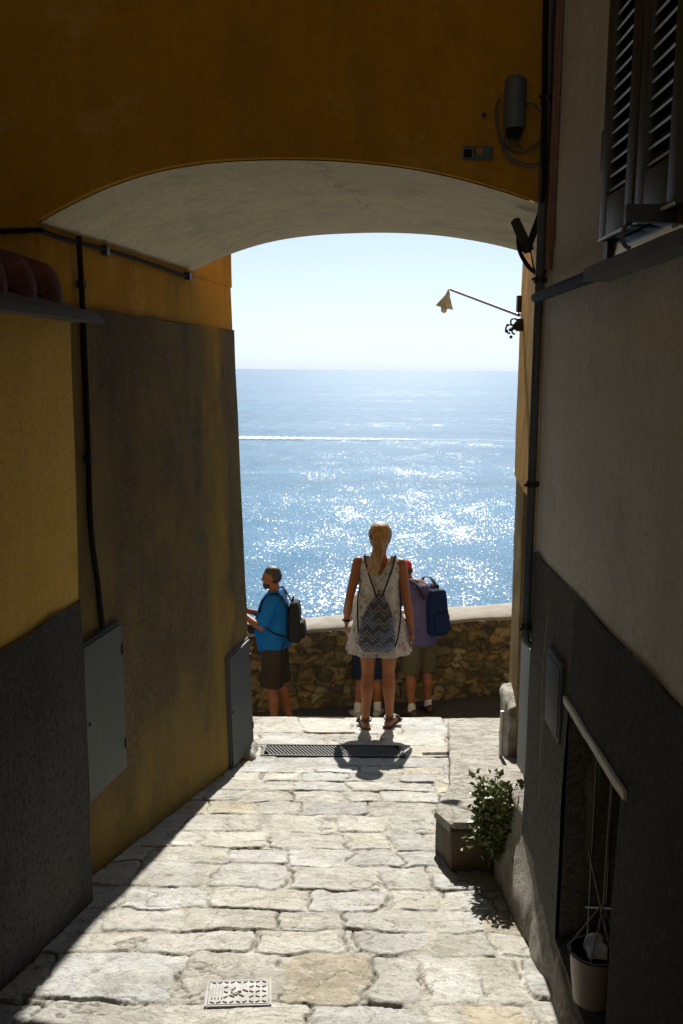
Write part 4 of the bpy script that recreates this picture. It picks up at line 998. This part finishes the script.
for L in LEG:
    a, t_ = Vector(L[2]), Vector(L[3]); fw = (t_-a); fw.z = 0; fw.normalize(); b = Vector((a.x, a.y, 0)); sd = fw.cross(Vector((0, 0, 1)))
    mb = MB(); mb.limb([b-fw*.06+Vector((0, 0, .006)), b+fw*.05+Vector((0, 0, .006)), t_+fw*.02+Vector((0, 0, .006))], [(.040, .012), (.042, .012), (.050, .012)], 14, side=sd)
    mb.tube([b+fw*.0+Vector((0, 0, .075))+sd*.042*math.cos(q)+fw*.046*math.sin(q)+Vector((0, 0, .006*math.sin(q))) for q in np.linspace(0, 6.28, 18)], .009, 8)
    mb.tube([b+fw*.11+Vector((0, 0, .01))+sd*.052*math.cos(q)+Vector((0, 0, .045*math.sin(q))) for q in np.linspace(0, 3.14, 12)], .012, 8)
    mb.tube([b-fw*.05+Vector((0, 0, .01)), b-fw*.052+Vector((0, 0, .05)), b-fw*.04+Vector((0, 0, .08))], .013, 8)
    mb.build('sandal', M['leather'], wom, angle=60)
mb = MB(); c_ = Vector(ARM[0][1]).lerp(Vector(ARM[0][2]), .9); mb.tube([c_+Vector((.031*math.cos(q), .031*math.sin(q), 0)) for q in np.linspace(0, 6.28, 18)], (.009), 8); mb.build('bracelet', M['black'], wom)
bp = empty('drawstring_backpack', 'zigzag printed drawstring backpack on the back of the woman in the dress', 'backpack', tuple(wom.location), wom.rotation_euler.z)
mb = MB(); mb.tube([(0, -.135, 1.145), (0, -.135, 1.125), (0, -.145, 1.10), (-.004, -.165, 1.04), (-.008, -.185, .94), (-.012, -.195, .83), (-.014, -.195, .745), (-.014, -.19, .70)],
                 [(.04, .018), (.022, .016), (.055, .022), (.095, .042), (.125, .055), (.145, .058), (.142, .045), (.105, .012)], 28, side=(1, 0, 0))
mb.v = [(v[0]+.006*float(vn(np.array(v)*14, 3)), v[1]+.010*float(vn(np.array(v)*11, 4)), v[2]) for v in mb.v]
mb.build('sack', M['zigzag'], bp, angle=180)
mb = MB()
for s in (-1, 1):
    mb.tube(smooth([(s*.02, -.15, 1.125), (s*.055, -.13, 1.22), (s*.09, -.115, 1.32), (s*.115, -.075, 1.41), (s*.12, -.02, 1.438), (s*.13, .07, 1.39), (s*.145, .10, 1.25), (s*.165, .03, 1.13), (s*.172, -.06, 1.02), (s*.16, -.15, .86), (s*.13, -.19, .735)]), .0065, 8)
mb.build('strap', M['black'], bp)
# --- generic clothing helpers
def torso_loft(mb, pts, rad): mb.tube(pts, rad, 20, side=(1, 0, 0))
# --- man on the left
mz = lowz(-.72)
man = empty('person', 'bearded dark haired man in bright blue T-shirt standing in profile at the parapet', 'person', (at_y(275, 640, 9.6).x, 9.6, mz+.01), R(84))
mb = MB()
torso_loft(mb, [(0, 0, .86), (0, 0, .95), (0, .02, 1.08), (0, .01, 1.25), (0, 0, 1.40), (0, -.01, 1.47), (0, -.005, 1.50)], [(.14, .10), (.17, .12), (.17, .13), (.18, .125), (.18, .105), (.14, .07), (.07, .06)])
mb.limb([(0, -.01, 1.45), (0, .015, 1.55), (0, .02, 1.58)], [.066, .060, .058], 14)
mw, mrot = head(mb, (0, .035, 1.645), R(0), R(-4), 1.0)
ML = [((-.09, 0, .90), (-.10, .02, .48), (-.11, -.02, .08), (-.13, .15, 0)), ((.09, 0, .90), (.11, -.03, .48), (.13, -.14, .08), (.16, .03, 0))]
for L in ML: leg(mb, *L, s=1.08)
MA = [((-.20, .0, 1.42), (-.25, .10, 1.16), (-.10, .33, 1.28)), ((.20, .0, 1.42), (.25, .10, 1.16), (.08, .32, 1.26))]
for k, A in enumerate(MA):
    arm(mb, *A, s=1.1); s = -1 if k == 0 else 1
    hand(mb, A[2], Vector((-s*.35, .6, .5)), (-s, .2, .2), 1.0, s, .9)
remeshed(mb, 'body', M['skin2'], man, .0075, 5); eyes(man, mw)
mb = MB()
torso_loft(mb, [(0, 0, .90), (0, .005, .93), (0, .03, 1.08), (0, .02, 1.25), (0, 0, 1.40), (0, -.01, 1.48), (0, -.005, 1.515)], [(.20, .172), (.203, .178), (.20, .190), (.205, .172), (.21, .142), (.165, .09), (.085, .075)])
for A in MA:
    a, b = Vector(A[0]), Vector(A[1]); mb.limb([a+Vector((0, 0, .01)), a.lerp(b, .35), a.lerp(b, .72)], [.074, .072, .070], 14)
remeshed(mb, 't_shirt', M['blueshirt'], man, .009, 4)
mb = MB(); torso_loft(mb, [(0, 0, .80), (0, 0, .88), (0, 0, .95)], [(.17, .13), (.188, .142), (.18, .14)])
for L in ML:
    h_, k_ = Vector(L[0]), Vector(L[1]); mb.tube([h_+Vector((0, 0, .02)), h_.lerp(k_, .5), h_.lerp(k_, .93)], [.125, .122, .124], 16)
remeshed(mb, 'shorts', M['brownshort'], man, .009, 3)
mb = MB(); mb.ball(mw((0, -.036, .008)), (.081, .076, .080), 16, 10, mrot); mb.ball(mw((0, -.014, .056)), (.077, .086, .062), 16, 10, mrot); remeshed(mb, 'hair', M['darkhair'], man, .007, 2)
mb = MB(); mb.ball(mw((0, .062, -.085)), (.045, .038, .040), 14, 10, mrot); mb.ball(mw((0, .030, -.075)), (.061, .045, .035), 14, 10, mrot); remeshed(mb, 'beard', M['darkhair'], man, .006, 2)
for L in ML: shoe(man, L[2], L[3], M['black'])
def backpack(name, label, root, mat, c, sz, tilt=0, hi=0, straps=True, strapx=.11):
    b = empty(name, label, 'backpack', tuple(root.location), root.rotation_euler.z)
    x, y, z = c; w, d, h = [q/2 for q in sz]
    blk = rough_block([(x-w, y-d, z-h), (x+w, y-d, z-h), (x+w, y+d, z-h), (x-w, y+d, z-h), (x-w*.75, y-d*.45, z+h), (x+w*.75, y-d*.45, z+h), (x+w*.75, y+d, z+h), (x-w*.75, y+d, z+h)], 14, .38, .012, 9, 5)
    blk.build('bag_body', mat, b, angle=180)
    pk = rough_block([(x-w*.75, y-d*1.5, z-h*.8), (x+w*.75, y-d*1.5, z-h*.8), (x+w*.75, y-d*.5, z-h*.8), (x-w*.75, y-d*.5, z-h*.8), (x-w*.7, y-d*1.2, z+h*.05), (x+w*.7, y-d*1.2, z+h*.05), (x+w*.7, y-d*.5, z+h*.05), (x-w*.7, y-d*.5, z+h*.05)], 10, .4, .006, 9, 6)
    pk.build('pocket', mat, b, angle=180)
    mb = MB(); mb.tube(smooth([(x-.03, y+d*.6, z+h*.95), (x-.02, y+d*.5, z+h+.04), (x+.02, y+d*.5, z+h+.04), (x+.03, y+d*.6, z+h*.95)]), .008, 8); mb.build('grab_handle', M['black'], b)
    return b
mbp = backpack('backpack', 'black backpack worn by the man in the blue T-shirt', man, M['black'], (0, -.225, 1.19), (.29, .14, .42))
mb = MB()
for s in (-1, 1): mb.tube(smooth([(s*.10, -.16, 1.36), (s*.12, -.09, 1.48), (s*.13, -.02, 1.505), (s*.14, .08, 1.46), (s*.15, .135, 1.36), (s*.185, .10, 1.22), (s*.20, 0, 1.12), (s*.15, -.15, 1.05)]), [(.022, .006)]*57, 8, side=(1, 0, 0))
mb.tube(smooth([(-.16, -.14, 1.02), (-.17, -.10, .9), (-.16, -.15, .70)]), .006, 6)
mb.build('strap', M['black'], mbp)
cm = empty('camera_bag', 'black camera hanging from a neck strap against the man\'s belly', 'camera', tuple(man.location), man.rotation_euler.z)
mb = MB(); mb.box((0, .235, 1.10), (.15, .08, .10), None, .015); mb.tube([(0, .27, 1.10), (0, .33, 1.095)], .036, 16); mb.build('camera_case', M['black'], cm)
mb = MB(); mb.tube(smooth([(-.07, .22, 1.14), (-.15, .16, 1.22), (-.19, .02, 1.34), (-.12, -.13, 1.44), (0, -.10, 1.50), (.10, -.05, 1.52), (.12, .10, 1.44), (.08, .20, 1.25), (.07, .22, 1.14)]), [(.010, .003)]*49, 6); mb.build('strap', M['black'], cm)
ph = empty('mobile_phone', 'dark phone held up by the man in the blue T-shirt', 'phone', tuple(man.location), man.rotation_euler.z)
mb = MB(); mb.box((0, .43, 1.375), (.075, .010, .15), Matrix.Rotation(R(-25), 3, 'X'), .003); mb.build('phone_body', M['cable'], ph)
# --- right person: leaning in lavender shirt with red cap
rx = at_y(419, 700, 9.72).x
rp_ = empty('person', 'stooping person in lavender shirt, khaki shorts and red cap at the parapet', 'person', (rx, 9.72, lowz(rx)+.01), R(28))
mb = MB()
sp_ = [(0, 0, .86), (0, -.01, .95), (0, .0, 1.08), (0, .04, 1.22), (-.01, .11, 1.34), (-.02, .15, 1.40), (-.03, .175, 1.425)]
torso_loft(mb, sp_, [(.14, .10), (.17, .12), (.16, .115), (.175, .12), (.17, .10), (.14, .08), (.07, .06)])
mb.limb([(-.02, .14, 1.37), (-.03, .215, 1.44), (-.035, .25, 1.475)], [.062, .056, .054], 14)
rw_, rrot = head(mb, (-.035, .285, 1.51), R(15), R(-36), .98)
RL = [((-.09, 0, .88), (-.10, .03, .46), (-.11, -.03, .08), (-.13, .14, 0)), ((.09, 0, .88), (.11, .04, .46), (.13, .02, .08), (.16, .19, 0))]
for L in RL: leg(mb, *L, s=1.0)
RA = [((-.19, .10, 1.33), (-.23, .22, 1.08), (-.10, .42, 1.02)), ((.19, .10, 1.33), (.24, .20, 1.08), (.12, .42, 1.02))]
for k, A in enumerate(RA):
    arm(mb, *A, s=1.02); s = -1 if k == 0 else 1
    hand(mb, A[2], Vector((-s*.3, .9, -.1)), (0, 0, -1), .96, s, .4)
remeshed(mb, 'body', M['skin2'], rp_, .0075, 5); eyes(rp_, rw_)
mb = MB(); torso_loft(mb, [(0, -.01, .80), (0, -.01, .86)]+sp_[1:-1]+[(0, .15, 1.455)], [(.18, .14), (.178, .138), (.178, .135), (.172, .135), (.178, .135), (.172, .115), (.145, .09), (.075, .068)])
for A in RA:
    a, b, c_ = map(Vector, A); mb.limb([a, a.lerp(b, .5), b, b.lerp(c_, .3)], [.076, .070, .062, .058], 14)
remeshed(mb, 'shirt', M['lav'], rp_, .009, 4)
mb = MB(); torso_loft(mb, [(0, 0, .76), (0, 0, .84), (0, 0, .92)], [(.16, .12), (.182, .136), (.175, .13)])
for L in RL:
    h_, k_ = Vector(L[0]), Vector(L[1]); mb.tube([h_+Vector((0, 0, .02)), h_.lerp(k_, .5), h_.lerp(k_, .96)], [.11, .104, .102], 16)
remeshed(mb, 'shorts', M['khaki'], rp_, .009, 3)
mb = MB(); mb.ball(rw_((0, -.012, .045)), (.088, .106, .085), 18, 12, rrot); mb.limb([rw_((0, .07, .05)), rw_((0, .14, .035)), rw_((0, .16, .03))], [(.06, .01), (.065, .008), (.05, .006)], 14, side=(1, 0, 0)); remeshed(mb, 'cap', M['red'], rp_, .007, 2)
mb = MB(); mb.ball(rw_((0, -.045, -.015)), (.074, .05, .05), 14, 10, rrot); remeshed(mb, 'hair', M['darkhair'], rp_, .007, 2)
for L in RL: shoe(rp_, L[2], L[3], M['leather'])
for L in RL:
    mb = MB(); a = Vector(L[2]); mb.limb([a+Vector((0, 0, .0)), a+Vector((0, 0, .05))], [.042, .040], 14); mb.build('sock', M['white'], rp_)
b2 = backpack('backpack', 'navy blue backpack hanging on the stooping person in lavender', rp_, M['navy'], (.10, -.17, 1.15), (.24, .16, .48))
mb = MB()
for s in (-1, 1): mb.tube(smooth([(.05+s*.09, -.12, 1.30), (.04+s*.11, -.03, 1.42), (.03+s*.12, .08, 1.47), (.02+s*.13, .22, 1.42), (s*.16, .22, 1.25), (s*.19, .08, 1.08), (.06+s*.14, -.12, .98)]), [(.022, .006)]*37, 8, side=(1, 0, 0))
mb.build('strap', M['black'], b2)
# --- person hidden behind the woman
hx = at_y(371, 700, 9.75).x
hp = empty('person', 'person in navy shorts and pale trainers mostly hidden behind the woman', 'person', (hx-.03, 9.72, lowz(hx)+.01), R(8))
mb = MB(); sp2 = [(0, 0, .82), (0, 0, .90), (0, .03, 1.03), (0, .10, 1.16), (0, .18, 1.27), (0, .22, 1.31), (0, .24, 1.33)]
torso_loft(mb, sp2, [(.13, .10), (.155, .11), (.15, .105), (.16, .11), (.155, .09), (.12, .07), (.06, .055)])
mb.limb([(0, .22, 1.30), (0, .27, 1.36), (0, .30, 1.38)], [.056, .050, .048], 14)
hw, hrot = head(mb, (0, .33, 1.42), 0, R(-25), .94)
HL = [((-.08, 0, .82), (-.09, .02, .44), (-.115, -.02, .08), (-.15, .14, 0)), ((.08, 0, .82), (.09, .02, .44), (.10, -.0, .08), (.17, .15, 0))]
for L in HL: leg(mb, *L, s=.92)
HA = [((-.17, .17, 1.25), (-.20, .30, 1.02), (-.08, .46, 1.0)), ((.17, .17, 1.25), (.20, .30, 1.02), (.08, .46, 1.0))]
for k, A in enumerate(HA):
    arm(mb, *A, s=.92); s = -1 if k == 0 else 1
    hand(mb, A[2], Vector((-s*.3, .9, -.1)), (0, 0, -1), .9, s, .4)
remeshed(mb, 'body', M['skin2'], hp, .0075, 5); eyes(hp, hw, .94)
mb = MB(); torso_loft(mb, [(0, 0, .78)]+sp2[1:-1]+[(0, .23, 1.345)], [(.175, .13), (.175, .13), (.17, .13), (.175, .13), (.17, .11), (.14, .09), (.075, .07)])
for A in HA:
    a, b = Vector(A[0]), Vector(A[1]); mb.limb([a, a.lerp(b, .6)], [.066, .062], 14)
remeshed(mb, 't_shirt', M['white'], hp, .009, 4)
mb = MB(); torso_loft(mb, [(0, 0, .72), (0, 0, .80), (0, 0, .88)], [(.15, .11), (.168, .124), (.16, .12)])
for L in HL:
    h_, k_ = Vector(L[0]), Vector(L[1]); mb.tube([h_+Vector((0, 0, .02)), h_.lerp(k_, .5), h_.lerp(k_, .98)], [.10, .094, .092], 16)
remeshed(mb, 'shorts', M['navyd'], hp, .009, 3)
mb = MB(); mb.ball(hw((0, -.020, .030)), (.081, .094, .090), 18, 12, hrot); remeshed(mb, 'hair', M['darkhair'], hp, .008, 2)
for L in HL:
    shoe(hp, L[2], L[3], M['shoe'])
    mb = MB(); a = Vector(L[2]); mb.limb([a+Vector((0, 0, .0)), a+Vector((0, 0, .08))], [.040, .042], 14); mb.build('sock', M['white'], hp)
# ------------------------------------------------------------------ world & sun
SUN_EL, SUN_AZ = R(42.3), R(4.2)
w = bpy.data.worlds.new('World'); S.world = w; w.use_nodes = True
nt = w.node_tree; nt.nodes.clear(); bg = nt.nodes.new('ShaderNodeBackground'); out = nt.nodes.new('ShaderNodeOutputWorld'); sky = nt.nodes.new('ShaderNodeTexSky')
sky.sky_type = 'NISHITA'; sky.sun_disc = False; sky.sun_elevation = SUN_EL; sky.sun_rotation = SUN_AZ; sky.altitude = 30; sky.air_density = 1.0; sky.dust_density = .7; sky.ozone_density = 1.2
bw = nt.nodes.new('ShaderNodeRGBToBW'); mul = nt.nodes.new('ShaderNodeMix'); mul.data_type = 'RGBA'; mul.blend_type = 'MULTIPLY'; mul.inputs[0].default_value = 1; mul.inputs[7].default_value = (.80, 1.00, 1.27, 1)
nt.links.new(sky.outputs[0], bw.inputs[0]); nt.links.new(bw.outputs[0], mul.inputs[6])
mx = nt.nodes.new('ShaderNodeMix'); mx.data_type = 'RGBA'; mx.inputs[0].default_value = .78; nt.links.new(sky.outputs[0], mx.inputs[6]); nt.links.new(mul.outputs[2], mx.inputs[7])
nt.links.new(mx.outputs[2], bg.inputs[0]); nt.links.new(bg.outputs[0], out.inputs[0]); bg.inputs[1].default_value = .055
ld = bpy.data.lights.new('sun', 'SUN'); ld.energy = 4.8; ld.angle = R(.53); ld.color = (1, .95, .87)
lo = bpy.data.objects.new('sun', ld); COL.objects.link(lo)
sd = Vector((math.sin(SUN_AZ)*math.cos(SUN_EL), math.cos(SUN_AZ)*math.cos(SUN_EL), math.sin(SUN_EL)))
lo.rotation_euler = (-sd).to_track_quat('-Z', 'Y').to_euler(); lo.location = (2, 20, 20)
S.view_settings.view_transform = 'Standard'; S.view_settings.look = 'None'; S.view_settings.exposure = .84; S.view_settings.gamma = 1
S.cycles.max_bounces = 8; S.cycles.diffuse_bounces = 5; S.cycles.glossy_bounces = 3; S.cycles.use_denoising = True
S.cycles.sample_clamp_indirect = 6; S.cycles.caustics_reflective = False; S.cycles.caustics_refractive = False
